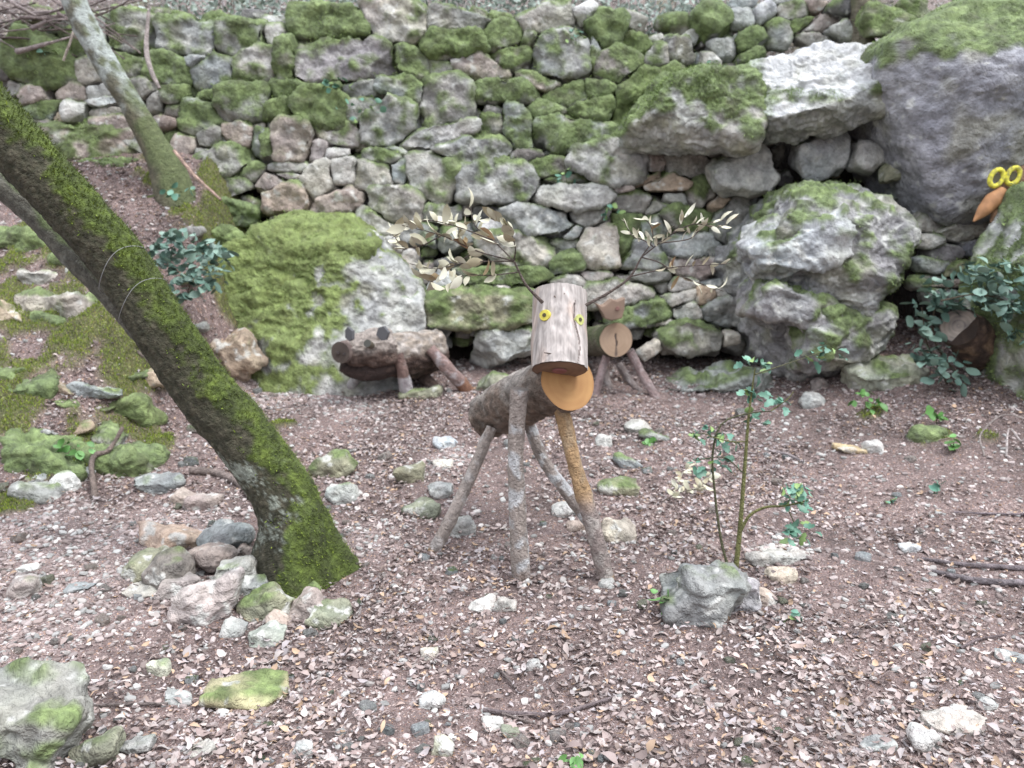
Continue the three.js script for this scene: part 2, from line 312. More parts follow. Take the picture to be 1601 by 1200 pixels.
{
  const xs = [], zs = [];
  for (let x = -90; x < -5; x += Math.max(.15, (-5 - x) * .25)) xs.push(x);
  for (let x = -5; x < 5; x += .032) xs.push(x);
  for (let x = 5; x <= 90; x += Math.max(.15, (x - 5) * .25)) xs.push(x);
  for (let z = -40; z < -8; z += Math.max(.3, (-8 - z) * .3)) zs.push(z);
  for (let z = -8; z < -1.4; z += .032) zs.push(z);
  for (let z = -1.4; z <= 90; z += Math.max(.15, (z + 1.4) * .25)) zs.push(z);
  const pos = [], col = [], uv = [], idx = [], nx = xs.length;
  zs.forEach(z => xs.forEach(x => {
    const inside = Math.abs(x) < 5.2 && z < -1.2 && z > -8.2, mk = inside ? mossAt(x, z) : 0, pk = inside ? near(paleSpots, x, z) : 0;
    const y = (z < -7.6 ? ground(x, -7.6) - .02 * Math.min(20, -7.6 - z) : ground(x, z)) + .02 * fbm(x * 9, 0, z * 9, 3) * 1 + mk * (.03 + .05 * fbm(x * 7, 5, z * 7, 2));
    pos.push(x, y, z); uv.push(x, z);
    const b = 1 + .8 * fbm(x * 2.3, 4, z * 2.3, 3) + .35 * N(x * 19, 2, z * 19);
    let c = [.54 * b, .49 * b, .475 * b]; c = mixc(c, [.92 * b, .885 * b, .875 * b], pk * .8);
    const q = N(x * 7, 9, z * 7), m = mixc([.26, .36, .10], q > 0 ? [.42, .54, .18] : [.14, .18, .07], Math.abs(q)); c = mixc(c, m, mk * .85); col.push(...c);
  }));
  for (let j = 0; j < zs.length - 1; j++) for (let i = 0; i < nx - 1; i++) { const a = j * nx + i, b = a + nx; idx.push(a, b, a + 1, a + 1, b, b + 1); }
  const g = new THREE.BufferGeometry();
  g.setAttribute('position', new THREE.Float32BufferAttribute(pos, 3)); g.setAttribute('color', new THREE.Float32BufferAttribute(col, 3)); g.setAttribute('uv', new THREE.Float32BufferAttribute(uv, 2)); g.setIndex(idx); g.computeVertexNormals();
  tag(mesh('ground', g, M.soil), 'leaf strewn stony soil of the clearing sloping up to the wall', 'ground', null, 'structure');
}
// the hillside behind: an earth bank that the wall retains, then a slope rising away
function hillTop(x) { return 3.5 + .12 * N(x * .8, 3, 1) - .16 * sstep(1.2, 2.2, x) + .25 * sstep(-2.6, -4, x) * 0; }
function hillPoint(x, s) {                               // s < 1 climbs the bank, s > 1 goes away over the slope
  const top = hillTop(x);
  if (s <= 1) { const y = mix(-.6, top, s); return V(x, y, wallFront(x, y) - .34 + .05 * fbm(x * 3, y * 3, 2, 2)); }
  const e = s - 1, z0 = wallFront(x, top) - .34, y = top + e * .56 + .1 * fbm(x * 1.6, e * 1.6, 7, 3) * Math.min(1, e * 3);
  return V(x, y, z0 - e);
}
{
  const pos = [], col = [], uv = [], idx = [], xs = [], ss = [];
  for (let x = -40; x < -7; x += 1.5) xs.push(x); for (let x = -7; x < 7; x += .08) xs.push(x); for (let x = 7; x <= 40; x += 1.5) xs.push(x);
  for (let s = 0; s < 1; s += .05) ss.push(s); for (let s = 1; s < 4; s += .07) ss.push(s); for (let s = 4; s < 45; s += 1) ss.push(s);
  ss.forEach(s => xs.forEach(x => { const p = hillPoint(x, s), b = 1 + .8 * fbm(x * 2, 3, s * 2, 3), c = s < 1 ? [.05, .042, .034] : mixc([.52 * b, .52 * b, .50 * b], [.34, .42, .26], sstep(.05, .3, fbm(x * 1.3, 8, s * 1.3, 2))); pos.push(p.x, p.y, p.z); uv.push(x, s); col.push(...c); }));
  for (let j = 0; j < ss.length - 1; j++) for (let i = 0; i < xs.length - 1; i++) { const a = j * xs.length + i, b = a + xs.length; idx.push(a, a + 1, b, b, a + 1, b + 1); }
  const g = new THREE.BufferGeometry();
  g.setAttribute('position', new THREE.Float32BufferAttribute(pos, 3)); g.setAttribute('color', new THREE.Float32BufferAttribute(col, 3)); g.setAttribute('uv', new THREE.Float32BufferAttribute(uv, 2)); g.setIndex(idx); g.computeVertexNormals();
  tag(mesh('hillside', g, M.soil), 'wooded slope of earth and leaf litter rising behind the stone wall', 'hillside', null, 'structure');
}

// ------------------------------------------------------------------ dry stone wall: every stone surveyed where it stands
const survey = [];
function stonesIn(s, ox, oy, rows) { for (const [x, y, w, h, rot, moss, tone, out] of rows) survey.push({ u: ox + x * s, v: oy + y * s, w: w * s, h: h * s, rot: -rot * Math.PI / 180, moss, tone, out: out || 0 }); }
stonesIn(.35, 0, 0, [
  [165, 270, 240, 200, 0, .85, 'grey', .08], [320, 195, 170, 150, 0, .75, 'grey'], [570, 150, 230, 190, 0, .5, 'grey'], [820, 170, 250, 150, 0, .42, 'grey', .04], [1075, 165, 220, 150, 0, .62, 'grey'],
  [560, 280, 160, 110, 25, .5, 'pale'], [740, 300, 210, 140, 15, .8, 'grey'], [860, 280, 100, 70, 0, .2, 'grey'], [945, 320, 200, 150, -15, .42, 'grey', .04], [1140, 280, 200, 150, -20, .5, 'pale'],
  [390, 320, 130, 110, 0, .35, 'grey'], [10, 290, 100, 120, 0, .45, 'dark'], [65, 385, 110, 60, 0, .1, 'grey'], [135, 425, 110, 90, 0, .2, 'pink'], [310, 410, 120, 80, 0, .1, 'pink'],
  [430, 405, 130, 70, 0, 0, 'white'], [470, 455, 150, 50, -8, .05, 'white'], [470, 500, 150, 50, -5, .1, 'pale'], [180, 490, 160, 80, 0, .65, 'grey'], [325, 500, 110, 95, 0, .3, 'pale'],
  [255, 515, 70, 90, 0, .1, 'brown'], [520, 560, 160, 90, 0, .2, 'pink'], [640, 400, 140, 90, 0, .35, 'grey'], [765, 415, 115, 85, 0, .7, 'grey'], [690, 445, 75, 100, 0, .2, 'grey'],
  [930, 440, 100, 70, 0, .62, 'grey'], [770, 495, 85, 55, 0, .5, 'dark'], [880, 520, 190, 175, 0, .62, 'grey', .03], [740, 545, 95, 50, 0, .1, 'pink'], [370, 640, 420, 150, 6, .6, 'pink', .1],
  [580, 650, 180, 140, 0, .35, 'grey'], [820, 650, 120, 120, 0, .3, 'pink'], [920, 610, 105, 110, 30, .3, 'grey'], [1065, 600, 140, 110, 30, .2, 'pink'], [895, 680, 90, 70, 0, .2, 'grey'],
  [985, 720, 260, 150, 0, .5, 'grey'], [500, 745, 330, 70, -4, .95, 'grey', .12], [1000, 825, 210, 90, 0, .35, 'grey'], [1080, 455, 240, 180, 0, .7, 'grey', .03], [1170, 640, 100, 120, 0, .6, 'grey'],
  [60, 590, 180, 110, 0, .4, 'grey'], [120, 680, 200, 120, 0, .6, 'grey'], [680, 780, 160, 90, 0, .7, 'grey'], [830, 750, 130, 80, 0, .5, 'grey'], [1120, 770, 100, 90, 0, .5, 'grey'], [60, 200, 120, 90, 0, .5, 'dark'], [250, 110, 130, 70, 0, .4, 'grey'], [430, 130, 140, 100, 0, .4, 'grey']]);
stonesIn(.35, 400, 0, [
  [70, 165, 100, 95, 0, .4, 'pale'], [345, 120, 320, 150, 0, .95, 'grey', .1], [375, 280, 500, 220, 0, .42, 'mauve', .03], [160, 270, 170, 190, 0, .8, 'grey', .05], [620, 90, 280, 180, 5, .38, 'pale', .04],
  [895, 95, 270, 90, 0, .3, 'grey', .03], [880, 205, 250, 140, 0, .9, 'olive', .04], [1110, 145, 150, 130, 0, .6, 'grey'], [1290, 85, 220, 110, -5, .3, 'pale', .04], [1465, 50, 90, 70, -40, 0, 'white', .05],
  [1220, 180, 65, 75, 0, .5, 'grey'], [1360, 255, 270, 210, 0, .48, 'grey', .06], [1150, 260, 180, 120, 0, .62, 'dark'], [680, 280, 190, 130, 20, .6, 'grey'], [1000, 300, 230, 120, 10, .3, 'pink'],
  [810, 300, 120, 80, 20, .4, 'grey'], [640, 385, 210, 140, 25, .5, 'grey', .03], [450, 390, 180, 110, -25, .3, 'grey'], [862, 440, 215, 230, -12, .42, 'grey', .07], [1100, 420, 270, 130, 5, .75, 'grey', .02],
  [1270, 350, 190, 85, 20, .5, 'pale'], [1400, 420, 190, 110, 0, .8, 'grey'], [1540, 405, 150, 90, 0, .9, 'grey', .03], [150, 390, 150, 95, 0, .9, 'grey', .06], [270, 460, 240, 180, 0, .88, 'grey', .09],
  [100, 495, 140, 75, 0, .9, 'grey', .07], [340, 385, 100, 55, 20, .9, 'grey', .05], [470, 480, 170, 110, 0, .5, 'grey'], [600, 545, 250, 215, -20, .48, 'pale', .05], [170, 625, 210, 195, 25, .25, 'pink', .06],
  [345, 590, 200, 115, 10, .5, 'pink'], [30, 650, 115, 125, 0, .7, 'grey'], [270, 670, 105, 115, 0, .1, 'pink'], [350, 685, 105, 55, -5, 0, 'white', .05], [145, 742, 165, 70, -4, .35, 'pale', .04],
  [140, 788, 135, 45, 3, .1, 'pink'], [278, 815, 150, 165, -10, .12, 'grey', .05], [55, 810, 130, 95, 0, .2, 'pink'], [138, 885, 200, 140, -8, .2, 'pink', .06], [385, 760, 120, 125, 0, .15, 'pale'],
  [345, 935, 240, 180, -38, .15, 'pink', .04], [525, 785, 170, 125, 10, .42, 'grey'], [570, 700, 160, 75, 10, .5, 'grey'], [640, 670, 130, 60, 12, .4, 'grey'], [815, 620, 330, 115, -12, .3, 'pale', .06],
  [985, 675, 320, 135, -3, .4, 'grey', .08], [1200, 700, 140, 85, 8, .3, 'dark', .04], [1060, 545, 95, 135, 0, .45, 'grey'], [1170, 555, 125, 225, -8, .5, 'grey', .02], [1062, 500, 85, 85, 30, .55, 'pale'],
  [1280, 495, 160, 95, 0, .65, 'grey'], [1420, 595, 350, 175, 5, .6, 'grey', .06], [1500, 490, 210, 115, -12, .85, 'grey', .03], [1300, 745, 190, 115, 0, .6, 'dark', .02], [790, 795, 225, 225, 15, .35, 'grey', .08],
  [650, 770, 120, 120, 0, .5, 'grey'], [925, 772, 120, 95, 20, .2, 'pink'], [1090, 810, 320, 205, 0, .36, 'grey', .09], [1420, 882, 345, 115, -2, .15, 'grey', .1], [1375, 800, 210, 65, -4, .75, 'grey', .05],
  [1250, 985, 300, 150, 10, .2, 'grey', .08], [1485, 970, 165, 85, -6, .2, 'grey', .05], [640, 920, 270, 185, 10, .35, 'grey', .05], [820, 945, 190, 115, 0, .3, 'grey'], [525, 995, 190, 145, 20, .3, 'pale', .04],
  [1040, 930, 145, 95, 0, .3, 'dark'], [1060, 1020, 110, 75, -12, 0, 'white', .04], [1545, 1110, 180, 190, 5, .12, 'pale', .1], [1150, 1110, 310, 165, 8, .42, 'pale', .08], [1400, 1170, 140, 75, 0, .62, 'grey', .04],
  [560, 1095, 150, 125, 0, .2, 'dark'], [440, 1070, 120, 110, 0, .25, 'grey'], [720, 1040, 200, 110, 0, .3, 'grey'], [880, 1060, 170, 110, 0, .35, 'grey'], [1415, 1035, 90, 55, -25, .2, 'grey', .03]]);
stonesIn(.35, 760, 0, [
  [540, 130, 150, 160, 0, .92, 'grey', .05], [480, 235, 75, 150, 0, .45, 'grey'], [585, 290, 210, 150, -15, .62, 'pink', .04], [670, 205, 150, 85, 15, .85, 'dark'], [765, 250, 130, 115, 0, .5, 'grey'],
  [860, 220, 120, 110, 0, .35, 'dark'], [680, 430, 175, 280, 32, .9, 'olive', .04], [825, 320, 120, 95, 0, .7, 'grey'], [555, 722, 340, 215, 8, .38, 'grey', .12], [655, 655, 95, 55, 40, .05, 'pink', .04],
  [655, 702, 85, 45, 40, .05, 'pink', .04], [795, 665, 220, 55, -3, .02, 'pale', .07], [742, 718, 130, 75, 5, .02, 'pink', .08], [910, 742, 225, 85, 12, .05, 'grey', .1], [1085, 640, 140, 140, 0, .15, 'grey', .03],
  [1035, 710, 65, 65, 0, .1, 'grey', .03], [1115, 785, 230, 165, -10, .12, 'pale', .34], [715, 808, 130, 70, -10, .15, 'brown', .04], [810, 830, 190, 85, 8, .12, 'brown', .08], [850, 885, 95, 75, 25, .1, 'grey', .08],
  [608, 845, 100, 50, -10, 0, 'pink', .05], [640, 905, 170, 95, 0, .25, 'grey', .05], [950, 865, 140, 120, -30, .5, 'pale', .07], [1090, 985, 130, 260, 28, .25, 'grey', .05], [1040, 905, 100, 55, -15, .02, 'brown', .05],
  [880, 980, 210, 125, 10, .7, 'grey', .04], [615, 1055, 110, 190, 0, .85, 'grey', .05], [950, 1130, 260, 190, 0, .25, 'grey', .07], [700, 1150, 190, 150, 0, .35, 'grey', .05], [1150, 1160, 100, 130, 10, .12, 'pale', .1], [760, 1010, 120, 90, 0, .4, 'grey'], [770, 930, 110, 60, 0, .3, 'grey']]);
stonesIn(.3133, 1100, 0, [
  [180, 90, 90, 95, 0, .2, 'grey'], [308, 55, 95, 80, -15, 0, 'white', .04], [445, 60, 140, 95, 0, .45, 'grey'], [590, 110, 150, 85, -6, .12, 'pink'], [690, 145, 115, 95, 0, .3, 'grey'], [235, 200, 150, 85, -28, .8, 'grey'],
  [370, 165, 120, 115, 0, .5, 'grey'], [105, 240, 130, 110, 0, .25, 'grey'], [920, 85, 190, 125, -15, .6, 'olive'], [40, 95, 140, 150, -30, .92, 'grey', .04], [575, 190, 160, 65, 0, .15, 'grey'], [40, 310, 90, 100, 0, .3, 'grey'],
  [480, 125, 130, 70, -15, .8, 'dark'], [720, 30, 160, 80, 0, .3, 'dark'], [1050, 40, 130, 80, 0, .5, 'olive'], [230, 270, 120, 60, -20, .7, 'grey'], [560, 30, 100, 60, 0, .1, 'pink'], [200, 10, 120, 60, 0, .3, 'grey'], [380, 5, 110, 50, 0, .2, 'grey'],
  [525, 800, 205, 170, -12, .02, 'white', .42], [375, 775, 70, 80, 0, .1, 'dark'], [740, 800, 125, 125, 10, .05, 'white', .36], [870, 765, 140, 95, 0, .25, 'grey', .25], [1000, 785, 130, 140, 0, .1, 'dark'],
  [945, 870, 190, 95, 0, .35, 'olive', .3], [1060, 940, 190, 95, 15, .12, 'mauve', .25], [1150, 1015, 170, 70, 0, .05, 'pink', .04], [300, 815, 100, 75, 0, .05, 'dark'], [345, 865, 100, 65, 0, .05, 'dark'], [400, 885, 65, 60, 0, .05, 'dark'], [325, 925, 80, 55, 0, .1, 'grey'], [645, 850, 70, 50, 0, .1, 'brown']]);
stonesIn(.4, 560, 290, [
  [475, 485, 435, 135, 3, .48, 'olive', .24], [590, 608, 240, 120, 0, .3, 'pale', .22], [290, 545, 125, 140, 20, .12, 'grey', .14], [330, 390, 120, 80, -35, 0, 'white', .1], [570, 350, 380, 75, 2, .72, 'grey', .14],
  [820, 375, 140, 50, 0, .2, 'pale', .1], [930, 355, 105, 60, -5, .2, 'pink', .06], [1000, 430, 260, 110, 0, .3, 'pale', .12], [1110, 495, 220, 125, 0, .6, 'grey', .16], [560, 405, 62, 42, 0, .05, 'white', .1],
  [1150, 345, 140, 70, 0, .25, 'grey', .06], [1268, 392, 95, 60, -10, .1, 'pale', .1], [1250, 442, 130, 62, -30, .1, 'pale', .12], [1270, 492, 135, 75, 0, .12, 'pale', .14], [1195, 530, 75, 50, 0, .1, 'pale', .14],
  [1345, 430, 80, 90, 0, .15, 'brown', .1], [1430, 490, 200, 115, 0, .15, 'grey', .16], [1440, 412, 110, 65, 0, .15, 'pale', .1], [1380, 388, 90, 55, 0, .1, 'grey', .08], [1510, 330, 105, 120, 0, .12, 'pale', .1], [1535, 505, 60, 70, 0, .1, 'pale', .12],
  [1280, 590, 230, 115, 0, .4, 'grey', .22], [1430, 590, 58, 48, 0, .1, 'pale', .26], [1130, 635, 90, 45, -30, .1, 'pale', .26], [480, 570, 90, 50, 0, .2, 'grey', .1], [420, 560, 70, 50, 0, .3, 'dark', .06], [1330, 290, 230, 150, 0, .25, 'pink', .06], [1480, 250, 100, 90, 0, .3, 'grey', .04]]);
stonesIn(.3333, 1380, 220, [
  [315, 425, 270, 100, -2, .32, 'pale', 0.30], [385, 487, 190, 95, -4, .12, 'mauve', 0.30], [220, 530, 150, 95, 0, .15, 'mauve', 0.28], [280, 600, 200, 80, -8, .35, 'olive', 0.32], [200, 665, 140, 45, -6, .1, 'pink', 0.32], [345, 640, 150, 65, 0, .12, 'mauve', 0.30],
  [500, 400, 110, 80, -15, .1, 'grey', 0.26], [230, 290, 180, 65, 0, .1, 'pink', 0.22], [370, 335, 120, 85, 0, .05, 'dark', 0.22], [250, 350, 70, 45, 0, .05, 'pale', 0.24], [490, 490, 80, 90, 0, .1, 'grey', 0.28], [440, 560, 120, 60, 0, .1, 'grey', 0.28], [120, 240, 160, 90, 0, .3, 'grey'], [150, 400, 130, 90, 0, .2, 'grey', .3], [130, 470, 120, 70, 5, .15, 'pale', .34], [150, 590, 130, 80, -5, .25, 'grey', .34], [120, 655, 120, 70, 0, .3, 'mauve', .36], [190, 720, 150, 80, 0, .2, 'grey', .36]]);
{
  const O = onWall(640, 540); O.y = .45;
  const wall = thing('stone_wall', O, 'high dry stone wall of mossy grey field stones at the back of the clearing', 'stone wall');
  const S = survey.map((s, i) => { const p = onWall(s.u, s.v), k = -p.z / F / Math.cos(.12); return { ...s, i, p, a: s.w * k * .5 * 1.13, b: s.h * k * .5 * 1.13, k }; });
  const sup = (s, ex, ey) => { const c = Math.cos(s.rot), n = Math.sin(s.rot), x = ex * c + ey * n, y = -ex * n + ey * c; return Math.pow(Math.pow(Math.abs(x) * s.a, 1.7) + Math.pow(Math.abs(y) * s.b, 1.7), 1 / 1.7); };
  // small stones wedged into what the large ones leave open
  const r = rnd(77), fill = [];
  const low = (u) => u < 330 ? 300 : u < 420 ? 335 : u < 660 ? 345 + (u - 420) * .6 : u < 1180 ? 545 : 330;
  for (let n = 0; n < 9000 && fill.length < 250; n++) {
    const u = r() * 1200 - 4, v = 18 + r() * 530; if (v > low(u)) continue;
    const size = 15 + r() * 24; let ok = true;
    for (const s of survey) { const c = Math.cos(s.rot), q = Math.sin(s.rot), x = u - s.u, y = s.v - v, X = x * c + y * q, Y = -x * q + y * c; if (Math.hypot(X / (s.w * .5 + size * .16), Y / (s.h * .5 + size * .16)) < 1) { ok = false; break; } }
    if (ok) for (const f of fill) if (Math.hypot(f.u - u, f.v - v) < (f.w + size) * .46) { ok = false; break; }
    if (ok) fill.push({ u, v, w: size * (1 + r() * .5), h: size * (.7 + r() * .3), rot: (r() - .5) * .8, moss: r() * .75, tone: ['grey', 'pale', 'pink', 'grey', 'dark'][Math.floor(r() * 5)], out: -.07 - r() * .07 });
  }
  for (const f of fill) { const p = onWall(f.u, f.v), k = -p.z / F; S.push({ ...f, p, a: f.w * k * .56, b: f.h * k * .56, k, i: S.length, small: true }); }
  const extra = [], wallGeos = [];
  for (const s of S) {
    const planes = [];
    for (const t of S) {
      if (t === s || (t.small && !s.small)) continue; const ex = t.p.x - s.p.x, ey = t.p.y - s.p.y, D = Math.hypot(ex, ey); if (D > 1.2 || D < .02) continue;
      if (s.out - t.out > .07) continue;
      let best = -9, bx = 0, by = 0, bs = 0, bt = 0;          // the line that parts the two stones best
      for (let q = 0; q < 36; q++) { const ux = Math.cos(q * Math.PI / 18), uy = Math.sin(q * Math.PI / 18), e = ex * ux + ey * uy; if (e <= 0) continue; const ss = sup(s, ux, uy), st = sup(t, ux, uy), gap = e - ss - st; if (gap > best) { best = gap; bx = ux; by = uy; bs = ss; bt = st; } }
      if (best < 0) { const e = ex * bx + ey * by; planes.push([bx, by, .1 * (rnd(s.i * 7 + t.i)() - .5), Math.max(.025, bs + (best) * (t.out - s.out > .07 ? .75 : .5) - .004 + 0 * e * bt)]); }
    }
    const d = Math.min(.6, Math.max(.1, Math.min(s.a, s.b) * 2 * .9 + .06)), px = Math.max(s.w, s.h);
    const g = rockGeo({ w: s.a * 2, h: s.b * 2, d, rot: s.rot + (rnd(s.i + 77)() - .5) * .16, tilt: .46, box: .33, seed: s.i + 11, moss: s.moss * .9 + .055, tone: s.tone, lichen: s.tone === 'white' || s.tone === 'pale' ? .5 : .32, planes, detail: Math.max(4, Math.min(17, Math.round(px / 7))), strata: 1.1, pow: 40, rough: 1.15, bulk: .08, lichenAt: s.w > 70 && s.i === 66 ? null : null });
    const r2 = rnd(s.i + 500); g.translate(s.p.x - O.x, s.p.y - O.y, s.p.z - O.z - d * .5 + s.out + (r2() - .5) * .09);
    const big = survey.length > s.i; wallGeos.push(g);
    if (big || extra.length === 0 && S.length <= 300) mesh('stone', g, M.rock, wall); else extra.push(g);
  }
  mossOn(wall, wallGeos, 150000, 71, .017);
  // the smallest wedges beyond the first three hundred stones stay one part
  const room = Math.max(0, 300 - survey.length); extra.slice(0, room).forEach(g => mesh('stone', g, M.rock, wall));
  if (extra.length > room) tag(mesh('wedge_stones', mergeGeometries(extra.slice(room)), M.rock, wall), null, null, null, 'stuff');
}

// ------------------------------------------------------------------ boulders and bedrock
// planes are given as [right, up, towards the viewer, distance] in survey pixels at the boulder's own distance
function boulder(name, u, v, depth, planes, o, label, category = 'boulder', group) {
  const p = at(u, v, depth), k = depth / F, g = rockGeo({ only: true, w: o.w * k, h: o.h * k, d: o.d * k, planes: planes.map(q => { const l = Math.hypot(q[0], q[1], q[2]); return [q[0] / l, q[1] / l, q[2] / l, q[3] * k]; }), detail: 44, pow: 18, crack: .35, ...o, w: o.w * k, h: o.h * k, d: o.d * k });
  const all = [g, ...(o.more || []).map(([du, dv, dz, w, h, d, rot, q], i) => lump(k, du, dv, dz, rockGeo({ ...o, only: false, planes: [], w: w * k, h: h * k, d: d * k, rot, seed: o.seed + 100 + i, detail: 30, pow: 18, ...q })))];
  const m = mesh(name, all.length > 1 ? mergeGeometries(all) : g, M.rock); m.position.copy(p); mossOn(m, all, o.fibres ?? 16000, o.seed, .018); return tag(m, label, category, group);
}
boulder('boulder', 1262, 150, 7.0, [[.345, -.938, -.25, 60], [-.76, -.65, .1, 84], [.1, .99, 0, 84], [-.35, .94, 0, 74], [1, .05, .1, 122], [-1, .2, 0, 132], [-.30, .66, .69, 30], [.1, -.12, 1, 74], [.05, -.9, .5, 58], [0, 0, -1, 120]],
  { w: 250, h: 160, d: 190, seed: 31, moss: .36, tone: 'grey', strata: 1.2, rough: 1.0, bulk: .1, lichen: .3, lichenAt: (x, y, z, gy) => gy > .55 && x > -.45 ? .75 : -.1, mossAt: (x, y, z) => mix(.35, 0, sstep(-.5, -.2, x)) - .75 * sstep(-.05, .15, y) * sstep(-.45, -.15, x), paint: (x, y, z, c, n) => n[1] > .45 && x > -.42 ? mixc(c, [.56, .57, .60], .55 * sstep(-.25, .15, fbm(x * 5, y * 5, z * 5 + 3, 3) + .05)) : c },
  'flat topped pale boulder with white lichen, jutting out over a dark hollow');
boulder('boulder', 1630, 150, 6.7, [[-.926, -.376, .05, 224], [-.477, .879, 0, 186], [-.1, .62, .72, 118], [-.12, -.34, .93, 118], [.05, -1, .15, 186], [1, 0, 0, 300], [0, 1, 0, 175], [0, 0, -1, 220], [-.7, -.1, .7, 190]],
  { w: 520, h: 330, d: 330, seed: 47, crack: 0, moss: .42, tone: [.32, .32, .345], strata: .5, rough: .75, bulk: .1, lichen: .34, mossAt: (x, y, z) => mix(-1.1, .5, sstep(.05, .36, y + .3 * fbm(x * 3, y * 3, z * 3, 2))), lichenAt: (x, y) => y > .4 ? .3 : -.12, detail: 60 },
  'huge dark overhanging boulder with a mossy top at the upper right corner');
boulder('boulder', 1296, 420, 6.55, [[-.8, .55, .1, 118], [-.2, .95, .1, 130], [.3, .9, .2, 124], [.9, .3, .1, 110], [.8, -.4, .2, 86], [.1, -1, 0, 165], [-.9, -.3, .2, 108], [-.1, .25, .95, 96], [-.5, -.35, .8, 92], [.5, -.2, .85, 108], [0, 0, -1, 160], [0, .75, .65, 110]],
  { bulk: .1, w: 290, h: 280, d: 250, seed: 58, moss: .4, tone: [.30, .31, .32], strata: 1.3, rough: 1.2, lichen: .5, mossAt: (x, y, z) => mix(-.12, .4, sstep(-.1, .4, x) * sstep(.4, .05, y)), detail: 60, more: [[-70, -30, .18, 150, 80, 120, .25, { tone: [.36, .37, .375], moss: .25, mossAt: null }], [-75, 58, .2, 120, 70, 120, -.2, { moss: .35, mossAt: null }], [0, 95, .22, 140, 90, 110, .1, { moss: .5, mossAt: null }]] },
  'rounded grey boulder with ledges and moss on its right, below the jutting slab');
boulder('boulder', 1668, 436, 5.7, [[-.93, .36, .1, 84], [-1, -.05, .2, 92], [-.6, .6, .5, 100], [0, 1, 0, 150], [0, -1, .1, 215], [1, 0, 0, 130], [-.3, .2, .95, 90], [0, 0, -1, 110]],
  { w: 220, h: 260, d: 200, seed: 63, moss: .5, tone: 'pale', strata: .9, rough: .8, lichen: .45, mossAt: (x, y) => mix(.2, 0, sstep(0, .2, y)), detail: 40 }, 'mossy boulder cut off by the right edge, in front of the wooden owl');
boulder('boulder', 1078, 186, 7.25, [[-.75, .66, .1, 64], [-.9, -.1, .2, 105], [.03, -1, -.1, 52], [-.3, -.8, .55, 58], [0, 1, .1, 64], [.9, .3, 0, 96], [1, -.3, 0, 90], [-.1, .25, 1, 66], [0, 0, -1, 80]],
  { w: 190, h: 120, d: 140, seed: 71, moss: .54, tone: 'grey', strata: 1, rough: 1.1, bulk: .12, lichen: .5, mossAt: (x, y) => mix(-.15, .2, sstep(-.05, .2, y)) }, 'broad pale boulder pointing left, wedged beside the jutting slab');
boulder('rock_outcrop', 500, 470, 7.12, [[-.95, .25, .1, 168], [-.5, .82, .15, 132], [.25, .95, .1, 126], [.72, .66, .1, 130], [.97, -.1, .2, 158], [0, -1, 0, 150], [-.1, .34, .93, 62], [.4, .3, .85, 92], [0, .62, .78, 84], [0, 0, -1, 120], [-.45, .2, .87, 92]],
  { w: 320, h: 270, d: 200, seed: 83, moss: .54, tone: 'grey', strata: 1.2, rough: .85, lichen: .45, detail: 60, mossAt: (x, y) => mix(.3, -.5, sstep(-.35, .55, x + .5 * fbm(x * 3, y * 3, 4, 2) - .3 * (y + .2))), more: [[-60, 40, .06, 150, 130, 110, .1, { moss: .8, mossAt: null }], [60, 10, .0, 130, 170, 100, -.1, { moss: .55, tone: 'pale', mossAt: null }], [115, 55, .04, 100, 130, 90, .1, { moss: .2, tone: 'pale', mossAt: null }], [0, 80, .12, 130, 90, 100, .1, { moss: .6, mossAt: null }], [-100, -30, .0, 120, 130, 100, .2, { moss: .75, mossAt: null }], [0, -40, .0, 150, 110, 100, -.1, { moss: .8, mossAt: null }], [90, 100, .1, 130, 70, 90, 0, { moss: .35, mossAt: null }]], paint: (x, y, z, c, n) => mixc(c, [.26, .31, .06], c[1] > c[0] * 1.15 ? .3 : 0) }, 'light grey outcrop of bedrock covered in bright moss behind the leaning trunk', 'rock outcrop');

// ------------------------------------------------------------------ trees
const barkDark = [.06, .05, .038], lichenC = [.36, .39, .34];
function crownLeaves(n, centers, rad, seed, col) {
  const r = rnd(seed), list = [];
  for (let i = 0; i < n; i++) { const c = centers[Math.floor(r() * centers.length)], q = V(r() - .5, r() - .5, r() - .5).normalize().multiplyScalar(rad * Math.cbrt(r())), b = .6 + r() * .8; list.push([mat4(c.clone().add(q), eul(r() * 6.3, r() * 6.3, r() * 6.3), V(1, 1, 1).multiplyScalar(.05 + r() * .05)), [col[0] * b, col[1] * b, col[2] * b]]); }
  return list;
}
const crownLeaf = leafGeo(.5, .2, .25);
function tree(name, pts, radii, o, label) {
  const T = thing(name, pts[0].clone(), label, 'tree'), org = pts[0];
  part('trunk', tube(pts, radii, o), M.bark, T, org);
  return T;
}
function barkDisp(amp, f = 1) { return (p, a, t, n, R) => { const w = fbm(p.x * 5, p.y * 5, p.z * 5, 2) * .25, k = N(p.x * 30 * f + w * 8, p.y * 16 * f, p.z * 30 * f), m = N(p.x * 70 * f, p.y * 40 * f, p.z * 70 * f); return amp * (1.1 * Math.abs(k) + .5 * m) + amp * 1.6 * fbm(p.x * 4, p.y * 4, p.z * 4, 2); }; }
